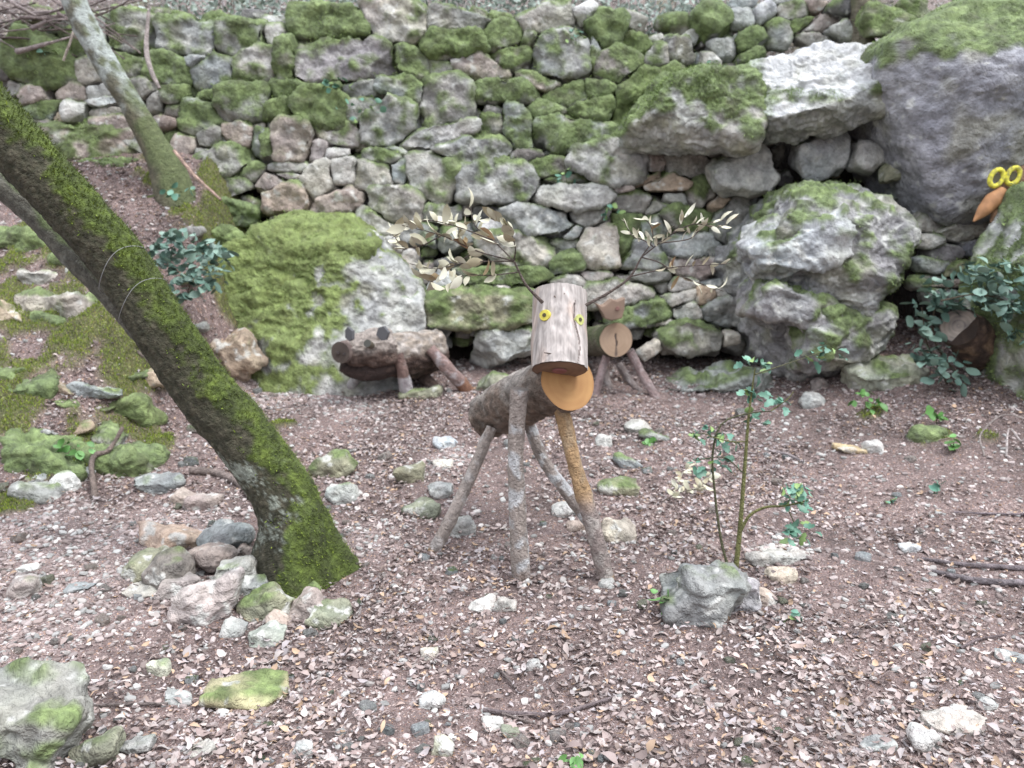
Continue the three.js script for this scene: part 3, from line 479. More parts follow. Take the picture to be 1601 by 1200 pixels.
{
  const base = G(468, 893), d0 = -base.z;
  const path = [[470, 898, d0 + .02], [464, 862, d0], [456, 815, d0 - .01], [438, 768, d0 - .02], [376, 680, d0 - .03], [312, 604, d0 - .04], [256, 520, d0 - .06], [178, 402, d0 - .08], [88, 298, d0 - .1], [-6, 196, d0 - .13], [-130, 40, d0 - .16], [-260, -160, d0 - .2]].map(a => at(...a));
  path.push(path[path.length - 1].clone().add(V(-.55, .95, .05)), path[path.length - 1].clone().add(V(-1.0, 2.0, .1)));
  const k = d0 / F / 2, radii = [174, 138, 112, 104, 98, 93, 90, 86, 86, 88, 88, 86, 70, 46].map(w => w * k * .9);
  const mossy = (p, n, t) => n.x * .8 + n.y * .3 + n.z * .02 + .8 * fbm(p.x * 6, p.y * 6, p.z * 6, 3) + .35 * N(p.x * 24, p.y * 24, p.z * 24) + (t < .055 ? .45 : 0) - .24;
  const T = tree('leaning_tree', path, radii, {
    rad: 120, len: 460, disp: (p, a, t, n, R) => barkDisp(.010)(p, a, t, n, R) + sstep(.05, .35, mossy(p, n, t)) * (.008 + .012 * fbm(p.x * 25, p.y * 25, p.z * 25, 2)) + (t < .06 ? (.06 - t) * .9 * Math.max(0, Math.sin(a * 4 + 1)) : 0),
    color: (p, a, t, n) => {
      const k2 = Math.abs(N(p.x * 30, p.y * 16, p.z * 30)), b = .5 + 1.7 * k2 + .8 * N(p.x * 60, p.y * 60, p.z * 60);
      let c = [barkDark[0] * b, barkDark[1] * b, barkDark[2] * b];
      const li = fbm(p.x * 7, p.y * 7, p.z * 7 + 5, 3) + .25 * N(p.x * 40, p.y * 40, p.z * 40) + .3 * N(p.x * 75, p.y * 75, p.z * 75) + mix(-.3, .16, sstep(.16, .10, t) * sstep(.02, .05, t));
      c = mixc(c, lichenC, sstep(.18, .34, li) * .8);
      const m = sstep(.0, .32, mossy(p, n, t)), q = fbm(p.x * 10, p.y * 10, p.z * 10, 2), mc = mixc([.09, .13, .02], q > 0 ? [.16, .22, .035] : [.045, .06, .015], Math.min(1, Math.abs(q) * 2.6)), bb = .9 + .8 * N(p.x * 55, p.y * 55, p.z * 55);
      c = mixc(c, [mc[0] * bb, mc[1] * bb, mc[2] * bb], m * .92);
      return mixc(c, [.09, .11, .03], .17);
    }
  }, 'thick mossy tree trunk leaning to the left in the foreground');
  // moss fibres standing off the bark
  const r = rnd(5), list = [], curve = new THREE.CatmullRomCurve3(path, false, 'centripetal'), blade = leafGeo(.22, .3, .2, 0, 2);
  const pos = T.children[0].geometry.attributes.position, nor = T.children[0].geometry.attributes.normal, up = V(1, 0, 0), P = V(), Nn = V();
  for (let i = 0; i < 34000; i++) {
    const j = Math.floor(r() * pos.count); P.fromBufferAttribute(pos, j); Nn.fromBufferAttribute(nor, j); const w = P.clone().add(path[0]); if (w.x < -3.4) continue;
    if (mossy(w, Nn, w.y < .42 ? .03 : .3) + r() * .25 < .22) continue;
    const dir = Nn.clone().add(V(r() - .5, r() - .5, r() - .5).multiplyScalar(1.1)).normalize(), b = .6 + r() * .9, y = r();
    list.push([mat4(P.clone().addScaledVector(Nn, -.003), new THREE.Quaternion().setFromUnitVectors(up, dir), V(1, 1, 1).multiplyScalar(.012 + .016 * r())), [(.07 + .06 * y) * b, (.10 + .07 * y) * b, .018 * b]]);
  }
  instances('moss', blade, M.moss, list, T);
  // second, thinner stem behind, forking off near the lower bend
  const stem = [[250, 555, d0 + .02], [192, 474, d0 + .08], [118, 396, d0 + .14], [52, 328, d0 + .2], [-26, 256, d0 + .26], [-200, 100, d0 + .35]].map(a => at(...a)); stem.push(stem[5].clone().add(V(-.6, .9, -.3)));
  part('stem', tube(stem, [40, 54, 54, 52, 52, 48, 30].map(w => w * k * .9), { rad: 40, len: 120, disp: barkDisp(.008), color: (p, a, t, n) => { const b = .7 + .9 * Math.abs(N(p.x * 30, p.y * 16, p.z * 30)), m = sstep(.1, .4, n.x * .5 + n.y * .5 + fbm(p.x * 6, p.y * 6, p.z * 6, 2)); return mixc(mixc([.13 * b, .125 * b, .10 * b], lichenC, sstep(.15, .4, fbm(p.x * 8, p.y * 8, p.z * 8 + 4, 2)) * .5), MOSS_A, m * .7); } }), M.bark, T, path[0]);
  const tip = path[path.length - 1], limbs = [];
  for (const [x, y, z] of [[-1.2, 1.4, -.9], [.9, 1.2, .8], [-.9, .9, 1.3], [.6, 1.7, -1.1]]) { const e = tip.clone().add(V(x, y, z)); part('limb', tube([tip.clone().add(V(.02, -.1, 0)), tip.clone().lerp(e, .5).add(V(0, .15, 0)), e], [.05, .035, .012], { rad: 8, len: 12, color: () => barkDark }), M.bark, T, path[0]); limbs.push(e.sub(path[0])); }
  instances('crown', crownLeaf, M.leaf, crownLeaves(2600, limbs, 1.15, 8, [.06, .085, .03]), T);
  // two loops of old wire round the trunk
  for (const [u0, v0] of [[192, 424], [222, 474]]) {
    const want = at(u0, v0, d0 - .07); let bt = 0, bd = 9; for (let i = 0; i <= 400; i++) { const q = curve.getPointAt(i / 400).distanceTo(want); if (q < bd) { bd = q; bt = i / 400; } }
    const pc = curve.getPointAt(bt), T0 = curve.getTangentAt(bt), e1 = V(0, 0, 1).addScaledVector(T0, -T0.z).normalize(), e2 = T0.clone().cross(e1), R = 90 * k * .9 + .013, pts = [];
    for (let i = 0; i <= 24; i++) { const a = i / 24 * Math.PI * 2; pts.push(pc.clone().addScaledVector(e1, Math.cos(a) * R).addScaledVector(e2, Math.sin(a) * R).addScaledVector(T0, .035 * Math.cos(a) + .05 * Math.sin(a) + .008 * Math.sin(a * 3))); }
    tag(mesh('wire', tube(pts, [.0014, .0014], { rad: 6, len: 80, color: () => [.4, .4, .4], caps: false }), plain(.22, .22, .22, .5)), v0 < 450 ? 'thin wire looped round the leaning mossy trunk, the upper of two loops' : 'thin wire looped round the leaning mossy trunk, the lower of two loops', 'wire');
  }
}
{
  const dB = -G(276, 300).z, pts = [[280, 314], [262, 268], [238, 222], [204, 162], [166, 100], [128, 30], [95, -60], [70, -220]].map(a => at(a[0], a[1], dB - .04)); pts[0].y -= .12; pts.push(pts[7].clone().add(V(-.1, 1.2, .1)));
  const k = dB / F / 2, T = tree('lichened_tree', pts, [64, 52, 38, 33, 35, 35, 34, 28, 14].map(w => w * k), { rad: 40, len: 160, disp: barkDisp(.009), color: (p, a, t, n) => { const y = sstep(2.7, 3.2, p.y + .5 * fbm(p.x * 6, p.y * 6, p.z * 6, 2)), b = .8 + .8 * Math.abs(N(p.x * 20, p.y * 12, p.z * 20)); let c = [.14 * b, .13 * b, .085 * b]; c = mixc(c, MOSS_A, .6 * sstep(-.1, .4, n.x * .5 + fbm(p.x * 5, p.y * 5, p.z * 5, 2) + (t < .2 ? .25 : 0))); return mixc(c, [.46, .50, .47], y * sstep(-.12, .12, fbm(p.x * 11, p.y * 9, p.z * 11, 3)) * .85 + .1 * y); } }, 'slim tree with pale lichen growing on the bank before the wall at upper left');
  const tip = pts[8], limbs = [];
  for (const [x, y, z] of [[-.9, .8, -.5], [.8, 1, .3], [0, 1.2, .9]]) { const e = tip.clone().add(V(x, y, z)); part('limb', tube([tip.clone().add(V(0, -.08, 0)), e], [.04, .01], { rad: 8, len: 6, color: () => barkDark }), M.bark, T, pts[0]); limbs.push(e.sub(pts[0])); }
  instances('crown', crownLeaf, M.leaf, crownLeaves(1400, limbs, .9, 18, [.06, .085, .03]), T);
}
{
  const pts = [[1348, 82, 7.75], [1346, 55, 7.75], [1346, 10, 7.72], [1342, -80, 7.7], [1350, -220, 7.7]].map(a => at(...a)); pts.push(pts[4].clone().add(V(.1, 1.4, 0)));
  const k = 7.7 / F / 2, T = tree('young_tree', pts, [44, 32, 29, 28, 24, 10].map(w => w * k), { rad: 20, len: 50, disp: barkDisp(.006), color: (p, a, t, n) => { const b = .8 + .9 * Math.abs(N(p.x * 24, p.y * 12, p.z * 24)); return mixc([.17 * b, .15 * b, .11 * b], MOSS_A, .55 * sstep(-.1, .3, fbm(p.x * 7, p.y * 4, p.z * 7, 2))); } }, 'thin straight trunk standing on the slope above the jutting slab');
  const tip = pts[5].clone().sub(pts[0]); instances('crown', crownLeaf, M.leaf, crownLeaves(900, [tip, tip.clone().add(V(.4, .5, .3))], .9, 28, [.06, .085, .03]), T);
}

// ------------------------------------------------------------------ wooden animals
const stickColor = (base, patch, k = .5, f = 1) => (p, a, t) => { const b = .75 + .55 * fbm(p.x * 22 * f, p.y * 7 * f, p.z * 22 * f, 3) + .35; const c = mixc(base, patch, sstep(-.02, .16, fbm(p.x * 17, p.y * 13, p.z * 17 + 3, 3) - .12 + k * .25)); return [c[0] * b, c[1] * b, c[2] * b]; };
const knotty = (amp) => (p) => amp * (fbm(p.x * 18, p.y * 7, p.z * 18, 2) * 1.6 + .5 * N(p.x * 60, p.y * 30, p.z * 60));
function logDisp(amp) { return (p, a, t) => amp * (2.2 * fbm(p.x * 5, p.y * 5, p.z * 5, 2) + fbm(p.x * 20, p.y * 20, p.z * 20, 2)); }
const GREYBARK = [.24, .205, .175], LICH = [.47, .47, .47], PINKBARK = [.27, .19, .16];
function twigLeaves(ant, origin, seed, paths, perTwig, size, leafVariants, mats, spread) {
  const r = rnd(seed), X = V(1, 0, 0);
  for (const pts of paths) {
    const c = new THREE.CatmullRomCurve3(pts, false, 'centripetal');
    for (let i = 0; i < perTwig; i++) {
      const t = .25 + .75 * (i + r() * .8) / perTwig, p = c.getPointAt(Math.min(1, t)), T = c.getTangentAt(Math.min(1, t));
      const dir = T.clone().multiplyScalar(.5).add(V(r() - .5, (r() - .35) * .9, r() - .4).multiplyScalar(spread)).normalize();
      const q = new THREE.Quaternion().setFromUnitVectors(X, dir).multiply(new THREE.Quaternion().setFromAxisAngle(X, r() * 6.3));
      const m = mesh('leaf', leafVariants[Math.floor(r() * leafVariants.length)], mats[Math.floor(r() * r() * mats.length * .999)], ant); m.position.copy(p).sub(origin); m.quaternion.copy(q); m.scale.setScalar(size * (.65 + .6 * r()));
    }
  }
}
const dryLeaf = [leafGeo(.48, .35, .3), leafGeo(.42, -.3, .2), leafGeo(.55, .2, .45)];
const dryMats = [plain(.44, .42, .31, .6), plain(.50, .485, .385, .6), plain(.36, .32, .215, .65), plain(.30, .22, .12, .7), plain(.24, .15, .08, .7)];
{
  // goat: sloping log body, upright half log head, two leafy branches for antlers
  const foot = G(812, 905), D = -foot.z, O = foot.clone(), s = D / F;
  const g = thing('wooden_goat', O, 'wooden animal with tall log head, yellow eyes and leafy branch antlers', 'sculpture');
  const A = at(886, 596, D - .03), B = at(766, 648, D + .72), ax = A.clone().sub(B).normalize();
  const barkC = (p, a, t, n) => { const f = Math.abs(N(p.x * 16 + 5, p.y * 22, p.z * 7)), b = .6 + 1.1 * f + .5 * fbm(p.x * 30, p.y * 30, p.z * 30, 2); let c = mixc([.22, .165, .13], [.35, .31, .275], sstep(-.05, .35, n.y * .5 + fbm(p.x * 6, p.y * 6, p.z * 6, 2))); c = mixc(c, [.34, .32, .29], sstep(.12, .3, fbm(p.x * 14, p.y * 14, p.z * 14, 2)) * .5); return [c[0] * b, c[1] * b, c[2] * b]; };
  const dg = logDisp(.012);
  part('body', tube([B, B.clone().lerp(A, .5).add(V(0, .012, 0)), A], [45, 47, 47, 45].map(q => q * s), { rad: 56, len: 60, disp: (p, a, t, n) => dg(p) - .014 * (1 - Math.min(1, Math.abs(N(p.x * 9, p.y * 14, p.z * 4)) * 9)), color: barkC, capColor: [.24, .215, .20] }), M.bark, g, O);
  part('cut_face', disc(A.clone().addScaledVector(ax, .012), ax, 47 * s, [.38, .215, .08], [.28, .14, .05], 3, 0), M.cut, g, O);
  const H0 = at(875, 458, D + .05), H1 = at(874, 577, D - .1), hx = H1.clone().sub(H0).normalize();
  const headC = (p, a, t) => { const l = N(p.x * 60, p.y * 3, p.z * 60), l2 = N(p.x * 140, p.y * 6, p.z * 140), b = 1 + .38 * l + .24 * l2 + .3 * fbm(p.x * 9, p.y * 4, p.z * 9, 2); return mixc([.41 * b, .37 * b, .345 * b], [.43 * b, .325 * b, .265 * b], sstep(0, .3, fbm(p.x * 12 + 3, p.y * 3, p.z * 12, 2)) * .6); };
  const head = part('head', tube([H0, H1], [41.5 * s, 42.5 * s], { rad: 220, len: 90, disp: (p, a, t, n) => .007 * N(p.x * 40, p.y * 3, p.z * 40) + .012 * fbm(p.x * 6, p.y * 4, p.z * 6, 2) - .009 * sstep(.006, 0, Math.abs(p.x - (at(898, 520, D).x + .012 * Math.sin(p.y * 22)))) * (n.z > 0 && t > .25 ? 1 : 0), color: (p, a, t, n) => { const cr = n.z > 0 && t > .2 && Math.abs(p.x - (at(898, 520, D).x + .012 * Math.sin(p.y * 22))) < .0026 + .0022 * N(0, p.y * 30, 0); return cr ? [.13, .10, .09] : headC(p, a, t); }, capColor: [.30, .215, .165] }), M.wood, g, O);
  part('muzzle', disc(H1.clone().addScaledVector(hx, .004), hx, 42 * s, [.24, .145, .095], [.12, .07, .045], 9, 0), M.cut, head, O);
  part('tongue', tube([H1.clone().addScaledVector(hx, .006).add(V(.0, 0, 0)), H1.clone().addScaledVector(hx, .012).add(V(.0, 0, 0))], [.034, .030], { rad: 14, len: 2, color: () => [.20, .075, .07] }), M.cut, head, O);
  const mouth = [[850, 551], [862, 553], [872, 557]].map(q => at(q[0], q[1], D - .188)); part('mouth', tube(mouth, [.0025, .0035, .002], { rad: 6, len: 8, color: () => [.08, .06, .05] }), M.cut, head, O);
  const knot = [[866, 462], [872, 468], [878, 466], [882, 458]].map(q => at(q[0], q[1], D - .082)); part('knot', tube(knot, [.003, .005, .003], { rad: 6, len: 8, color: () => [.16, .12, .10] }), M.cut, head, O);
  for (const [u, v, dz, yaw, c] of [[852, 493, -.112, -.45, [.50, .43, .07]], [904, 500, -.1, .75, [.40, .42, .14]]]) {
    const P = at(u, v, D + dz + .01), nrm = V(Math.sin(yaw), .25, Math.cos(yaw)).normalize();
    const e = part('eye', tube([P.clone().addScaledVector(nrm, -.02), P.clone().addScaledVector(nrm, .010)], [.026, .027, .024], { rad: 20, len: 6, color: (p) => { const b = 1 + .4 * N(p.x * 90, p.y * 90, p.z * 90); return [c[0] * b, c[1] * b, c[2] * b]; } }), M.cut, head, O);
    part('pupil', tube([P, P.clone().addScaledVector(nrm, .013)], [.009, .009], { rad: 12, len: 2, color: () => [.06, .045, .02] }), M.cut, head, O); void e;
  }
  const leg = (pts, radii, c) => part('leg', tube(pts, radii, { rad: 20, len: 70, disp: knotty(.006), color: c }), M.bark, g, O);
  const fr = G(948, 905), rl = G(678, 858), rr = G(950, 848);
  leg([at(812, 608, D - .06), at(806, 690, D - .04), at(809, 800, D - .01), foot.clone().add(V(.01, -.05, 0))], [28, 26, 25, 27, 29, 30, 28].map(q => q * s / 2), (p, a, t, n) => { const c = stickColor([.30, .255, .225], LICH, t < .3 ? -.4 : .45)(p, a, t); return t > .9 ? mixc(c, [.22, .16, .13], .7) : c; });
  leg([at(874, 625, D + .02), at(895, 715, D), at(920, 800, -fr.z - .02), fr.clone().add(V(.01, -.04, 0))], [24, 24, 23, 27, 26, 28, 27].map(q => q * s / 2), (p, a, t, n) => { const k = sstep(.45, .58, t + .12 * fbm(p.x * 12, p.y * 12, p.z * 12, 2)), c = stickColor([.37, .24, .125], [.36, .26, .16], .2)(p, a, t), d = stickColor([.27, .22, .20], [.36, .32, .29], .3)(p, a, t); return mixc(c, d, t > .93 ? .3 : k); });
  leg([at(768, 668, D + .5), at(730, 755, D + .4), at(702, 815, -rl.z + .02), rl.clone().add(V(-.01, -.03, 0))], [19, 20, 21, 22, 22].map(q => q * s / 2 * 1.05), (p, a, t) => t > .965 ? [.5, .33, .18] : stickColor([.29, .245, .215], [.38, .345, .32], .3)(p, a, t));
  leg([at(826, 660, D + .5), at(850, 720, D + .47), at(888, 772, D + .42), rr.clone().add(V(0, -.03, 0))], [20, 21, 22, 21, 20].map(q => q * s / 2 * 1.05), stickColor([.26, .22, .195], LICH, .45));
  const stickC = () => [.13, .10, .085];
  for (const [side, root, mid, nodes] of [
    ['left', [[848, 473], [822, 445], [803, 408]], null, [[[803, 408], [770, 375], [742, 352], [735, 322]], [[803, 408], [745, 392], [690, 368], [628, 352]], [[770, 375], [700, 350], [660, 345], [612, 372]], [[803, 408], [730, 410], [680, 420], [640, 412]], [[745, 392], [700, 420], [672, 440], [655, 425]], [[812, 425], [770, 430], [720, 432], [690, 455]], [[803, 408], [805, 385], [790, 350], [760, 340]], [[690, 368], [655, 385], [630, 385], [610, 360]], [[745, 392], [720, 380], [715, 350], [705, 345]]]],
    ['right', [[915, 477], [955, 455], [985, 432], [1002, 402]], null, [[[1002, 402], [1030, 380], [1050, 365], [1075, 335]], [[1002, 402], [1020, 372], [1015, 350], [1000, 338]], [[1030, 380], [1080, 372], [1100, 352], [1140, 342]], [[985, 432], [1050, 418], [1090, 415], [1140, 412]], [[1002, 402], [1030, 410], [1060, 430], [1130, 455]], [[1020, 385], [1005, 375], [990, 370], [975, 345]], [[1050, 365], [1085, 350], [1120, 355], [1135, 350]]]]]) {
    const sgn = side === 'left' ? -1 : 1, dd = D - (side === 'left' ? .12 : .1), pt = (q, k) => at(q[0], q[1], dd + k), stem = root.map((q, i) => pt(q, .02 - .01 * i));
    const ant = part('antler', tube(stem, [.0075, .006, .0045], { rad: 8, len: 30, disp: knotty(.002), color: stickC }), M.bark, g, O);
    const r = rnd(side === 'left' ? 41 : 42), paths = nodes.map(n => { const z1 = (r() - .5) * .4; return n.map((q, i) => pt(q, z1 * i / 3)); });
    part('twig', mergeGeometries(paths.map(p => tube(p, [.0032, .0024, .0015], { rad: 5, len: 16, color: stickC }))), M.bark, ant, O);
    twigLeaves(ant, O, 50 + sgn, paths, side === 'left' ? 11 : 9, side === 'left' ? .078 : .062, side === 'left' ? dryLeaf : [leafGeo(.3, .3, .3), leafGeo(.26, -.3, .2), leafGeo(.38, .2, .45)], dryMats, 1.5);
  }
}
{
  // low beast: rotten log body with a snouted head, slate ears
  const f0 = G(640, 618), O = f0.clone(), D = -f0.z, s = D / F;
  const g = thing('wooden_pig', O, 'low wooden animal of rotten log with round snout and dark slate ears', 'sculpture');
  const F0 = at(580, 559, D - .12), R0 = at(685, 547, D + .28);
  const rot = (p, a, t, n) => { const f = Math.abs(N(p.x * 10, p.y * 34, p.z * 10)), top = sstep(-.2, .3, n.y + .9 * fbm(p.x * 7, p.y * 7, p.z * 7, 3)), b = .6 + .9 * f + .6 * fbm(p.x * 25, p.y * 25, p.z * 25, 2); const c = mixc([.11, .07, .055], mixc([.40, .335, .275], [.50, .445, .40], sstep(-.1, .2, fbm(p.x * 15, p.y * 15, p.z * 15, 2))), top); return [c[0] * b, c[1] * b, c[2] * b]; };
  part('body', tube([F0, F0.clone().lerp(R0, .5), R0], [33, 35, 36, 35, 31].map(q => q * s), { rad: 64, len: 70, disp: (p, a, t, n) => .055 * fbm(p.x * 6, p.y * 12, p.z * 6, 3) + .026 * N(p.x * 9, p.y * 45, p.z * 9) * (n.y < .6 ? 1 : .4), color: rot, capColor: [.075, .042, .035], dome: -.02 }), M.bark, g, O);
  const Hs = at(540, 549, D - .3), He = at(606, 540, D - .1), ha = Hs.clone().sub(He).normalize();
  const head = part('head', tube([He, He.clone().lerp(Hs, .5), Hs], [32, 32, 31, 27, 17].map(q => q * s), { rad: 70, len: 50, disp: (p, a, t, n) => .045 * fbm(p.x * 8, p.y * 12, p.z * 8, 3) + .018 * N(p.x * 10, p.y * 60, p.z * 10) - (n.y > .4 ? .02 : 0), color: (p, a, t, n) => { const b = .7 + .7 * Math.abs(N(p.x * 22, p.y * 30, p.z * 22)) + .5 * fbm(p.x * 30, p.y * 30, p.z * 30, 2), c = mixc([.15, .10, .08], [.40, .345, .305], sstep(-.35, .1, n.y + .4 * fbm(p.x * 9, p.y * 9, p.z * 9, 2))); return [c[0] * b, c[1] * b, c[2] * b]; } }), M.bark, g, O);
  part('snout', tube([Hs.clone().add(V(.03, 0, -.05)), Hs.clone().add(V(-.025, 0, .075))], [17 * s, 16 * s], { rad: 28, len: 8, disp: knotty(.004), color: stickColor([.17, .125, .11], [.24, .19, .16], .2), capColor: [.215, .165, .135] }), M.bark, head, O);
  for (const [u, v] of [[528, 551], [538, 553]]) part('nostril', tube([at(u, v, D - .36), at(u, v, D - .40)], [.014, .012], { rad: 10, len: 2, color: () => [.035, .025, .022] }), M.cut, head, O);
  part('jaw', tube([at(532, 572, D - .24), at(560, 577, D - .2), at(612, 567, D - .05)], [8, 17, 23, 22].map(q => q * s), { rad: 32, len: 24, disp: (p) => .016 * fbm(p.x * 8, p.y * 16, p.z * 8, 3), color: (p) => { const b = .7 + .9 * Math.abs(N(p.x * 12, p.y * 40, p.z * 12)); return [.062 * b, .040 * b, .034 * b]; } }), M.bark, head, O);
  const chip = (P, w, h, yaw, roll) => { const sh = new THREE.Shape(); sh.moveTo(-w * .5, -h * .3); sh.lineTo(-w * .42, h * .3); sh.lineTo(-.02 * w, h * .55); sh.lineTo(w * .5, h * .2); sh.lineTo(w * .4, -h * .45); sh.lineTo(0, -h * .6); const e = new THREE.ExtrudeGeometry(sh, { depth: .022, bevelEnabled: true, bevelSize: .004, bevelThickness: .004, bevelSegments: 2 }); e.rotateZ(roll); e.rotateY(yaw); e.translate(P.x, P.y, P.z); return e; };
  const slate = plain(.085, .085, .09, .8);
  part('ear', chip(at(548, 521, D - .42), .066, .085, -.5, .1), slate, head, O);
  part('ear', chip(at(600, 520, D - .40), .09, .088, -.35, -.25), slate, head, O);
  const E = at(575, 537, D - .40), en = V(-.3, .35, .9).normalize();
  part('eye', tube([E.clone().addScaledVector(en, -.06), E.clone().addScaledVector(en, .012)], [.026, .030], { rad: 14, len: 3, color: () => [.10, .085, .06], capColor: [.05, .05, .042] }), M.cut, head, O);
  const leg = (pts, radii, c) => part('leg', tube(pts, radii, { rad: 14, len: 30, disp: knotty(.007), color: c }), M.bark, g, O);
  const a = G(537, 611), b = G(637, 620), c = G(733, 609), d = G(690, 613);
  leg([at(562, 585, D - .08), a.clone().add(V(0, -.03, 0))], [8 * s, 7 * s], stickColor([.34, .32, .32], LICH, .5));
  leg([at(622, 552, D - .16), at(630, 585, D - .12), b.clone().add(V(0, -.03, 0))], [8 * s, 9 * s, 11 * s, 11 * s], (p, q, t) => t < .45 ? stickColor([.20, .13, .11], [.26, .19, .17], .2)(p, q, t) : stickColor([.40, .36, .37], [.5, .48, .48], .5)(p, q, t));
  leg([at(672, 545, D + .02), at(697, 573, D), c.clone().add(V(.01, -.03, 0))], [9 * s, 10.5 * s, 11 * s, 10 * s], (p, q, t) => t > .72 ? [.29, .15, .095] : stickColor([.27, .185, .165], [.42, .38, .38], .25)(p, q, t));
  leg([at(648, 575, D + .3), d.clone().add(V(0, -.03, 0))], [11 * s, 10 * s], stickColor([.085, .055, .045], [.11, .08, .07], .2));
}
{
  // small beast behind: log with a pale round face and a chipped wedge for a head
  const f0 = G(1026, 620), O = f0.clone(), D = -f0.z + .05, s = D / F;
  const g = thing('wooden_cat', O, 'small wooden animal with sawn log front and pointed eared block head', 'sculpture');
  const A = at(962, 531, D - .1), B = at(922, 534, D + .62), ax = A.clone().sub(B).normalize();
  part('body', tube([B, A], [26 * s, 25.5 * s], { rad: 40, len: 40, disp: logDisp(.010), color: (p, a, t, n) => { const b = .7 + .9 * Math.abs(N(p.x * 14, p.y * 20, p.z * 14)); const c = mixc([.15, .13, .09], [.12, .14, .06], sstep(-.1, .3, n.y * .3 + fbm(p.x * 7, p.y * 7, p.z * 7, 2))); return [c[0] * b, c[1] * b, c[2] * b]; } }), M.bark, g, O);
  part('cut_face', disc(A.clone().addScaledVector(ax, .012), ax, 26 * s, [.315, .225, .155], [.235, .16, .105], 21, 1), M.cut, g, O);
  const sh = new THREE.Shape(), pxs = [[929, 474], [938, 479], [944, 477], [956, 467], [966, 470], [977, 465], [976, 482], [972, 497], [955, 501], [945, 498], [941, 490]].map(q => [(q[0] - 955) * s * .86, (485 - q[1]) * s * .86]);
  pxs.forEach((q, i) => i ? sh.lineTo(...q) : sh.moveTo(...q));
  const hg = new THREE.ExtrudeGeometry(sh, { depth: .16, bevelEnabled: true, bevelSize: .008, bevelThickness: .01, bevelSegments: 2, curveSegments: 4 }); const hp = at(955, 485, D - .16); hg.translate(hp.x, hp.y, hp.z - .14);
  { const p = hg.attributes.position, c = []; for (let i = 0; i < p.count; i++) { const b = .85 + .8 * fbm(p.getX(i) * 30, p.getY(i) * 30, p.getZ(i) * 10, 2); c.push(.235 * b, .16 * b, .115 * b); } hg.setAttribute('color', new THREE.Float32BufferAttribute(c, 3)); }
  const head = part('head', hg, M.cut, g, O);
  part('nose', tube([at(965, 482, D - .17), at(965, 482, D - .2)], [.02, .015], { rad: 8, len: 2, color: () => [.17, .085, .07] }), M.cut, head, O);
  const leg = (pts, radii, c) => part('leg', tube(pts, radii, { rad: 14, len: 30, disp: knotty(.005), color: c }), M.bark, g, O);
  const pinkish = stickColor([.29, .215, .205], [.36, .29, .28], .3), down = V(0, -.03, 0);
  leg([at(948, 556, D - .02), G(928, 616).add(down)], [6.5 * s, 7 * s], pinkish);
  leg([at(984, 548, D - .04), at(1005, 588, D), G(1028, 621).add(down)], [7 * s, 7 * s, 7.5 * s], pinkish);
  leg([at(966, 568, D + .3), at(980, 590, D + .28), G(1004, 612).add(down)], [6 * s, 6 * s], stickColor([.20, .165, .155], [.26, .23, .22], .3));
  leg([at(938, 560, D + .4), G(955, 608).add(down)], [6 * s, 6 * s], stickColor([.20, .165, .155], [.26, .23, .22], .3));
}
{
  // owl peeping out between the boulders
  const D = 6.25, s = D / F, O = at(1570, 352, D + .1), g = thing('wooden_owl', O, 'wooden bird with yellow ring eyes and orange beak behind the mossy boulder', 'sculpture');
  part('body', tube([at(1585, 352, D + .16), at(1585, 300, D + .14), at(1578, 262, D + .12)], [30 * s, 31 * s, 22 * s], { rad: 28, len: 24, disp: logDisp(.01), color: stickColor([.27, .165, .10], [.34, .23, .15], .3) }), M.bark, g, O);
  const beak = (u0, v0, u1, v1, w, dz, c) => { const P = at(u0, v0, D + dz), Q = at(u1, v1, D + dz - .05); return part('beak', tube([P, P.clone().lerp(Q, .45), Q], [w * .55 * s, w * s, w * .75 * s, w * .12 * s], { rad: 16, len: 24, color: (p, a, t, n) => { const b = .85 + .7 * fbm(p.x * 20, p.y * 20, p.z * 20, 2); return [c[0] * b, c[1] * b, c[2] * b]; } }), M.cut, g, O); };
  beak(1567, 297, 1521, 346, 13, -.05, [.40, .20, .09]); beak(1584, 300, 1548, 348, 15, -.02, [.34, .20, .115]);
  for (const [u, v] of [[1557, 278], [1583, 275]]) {
    const P = at(u, v, D - .06), pts = []; for (let i = 0; i <= 24; i++) { const a = i / 24 * Math.PI * 2, x = Math.cos(a) * 9.5 * s, y = Math.sin(a) * 12.5 * s; pts.push(P.clone().add(V(x * .97 + y * .25, y * .97 - x * .05, 0))); }
    const e = part('eye', tube(pts, [.018, .018], { rad: 10, len: 48, caps: false, color: (p) => { const b = 1 + .9 * N(p.x * 50, p.y * 50, p.z * 50); return [.50 * b, .46 * b, .06]; } }), M.cut, g, O);
    part('pupil', disc(P.clone().add(V(0, 0, .005)), V(0, 0, 1), 6.5 * s, [.08, .07, .03], [.05, .045, .03], 4, 0), M.cut, e, O);
  }
}
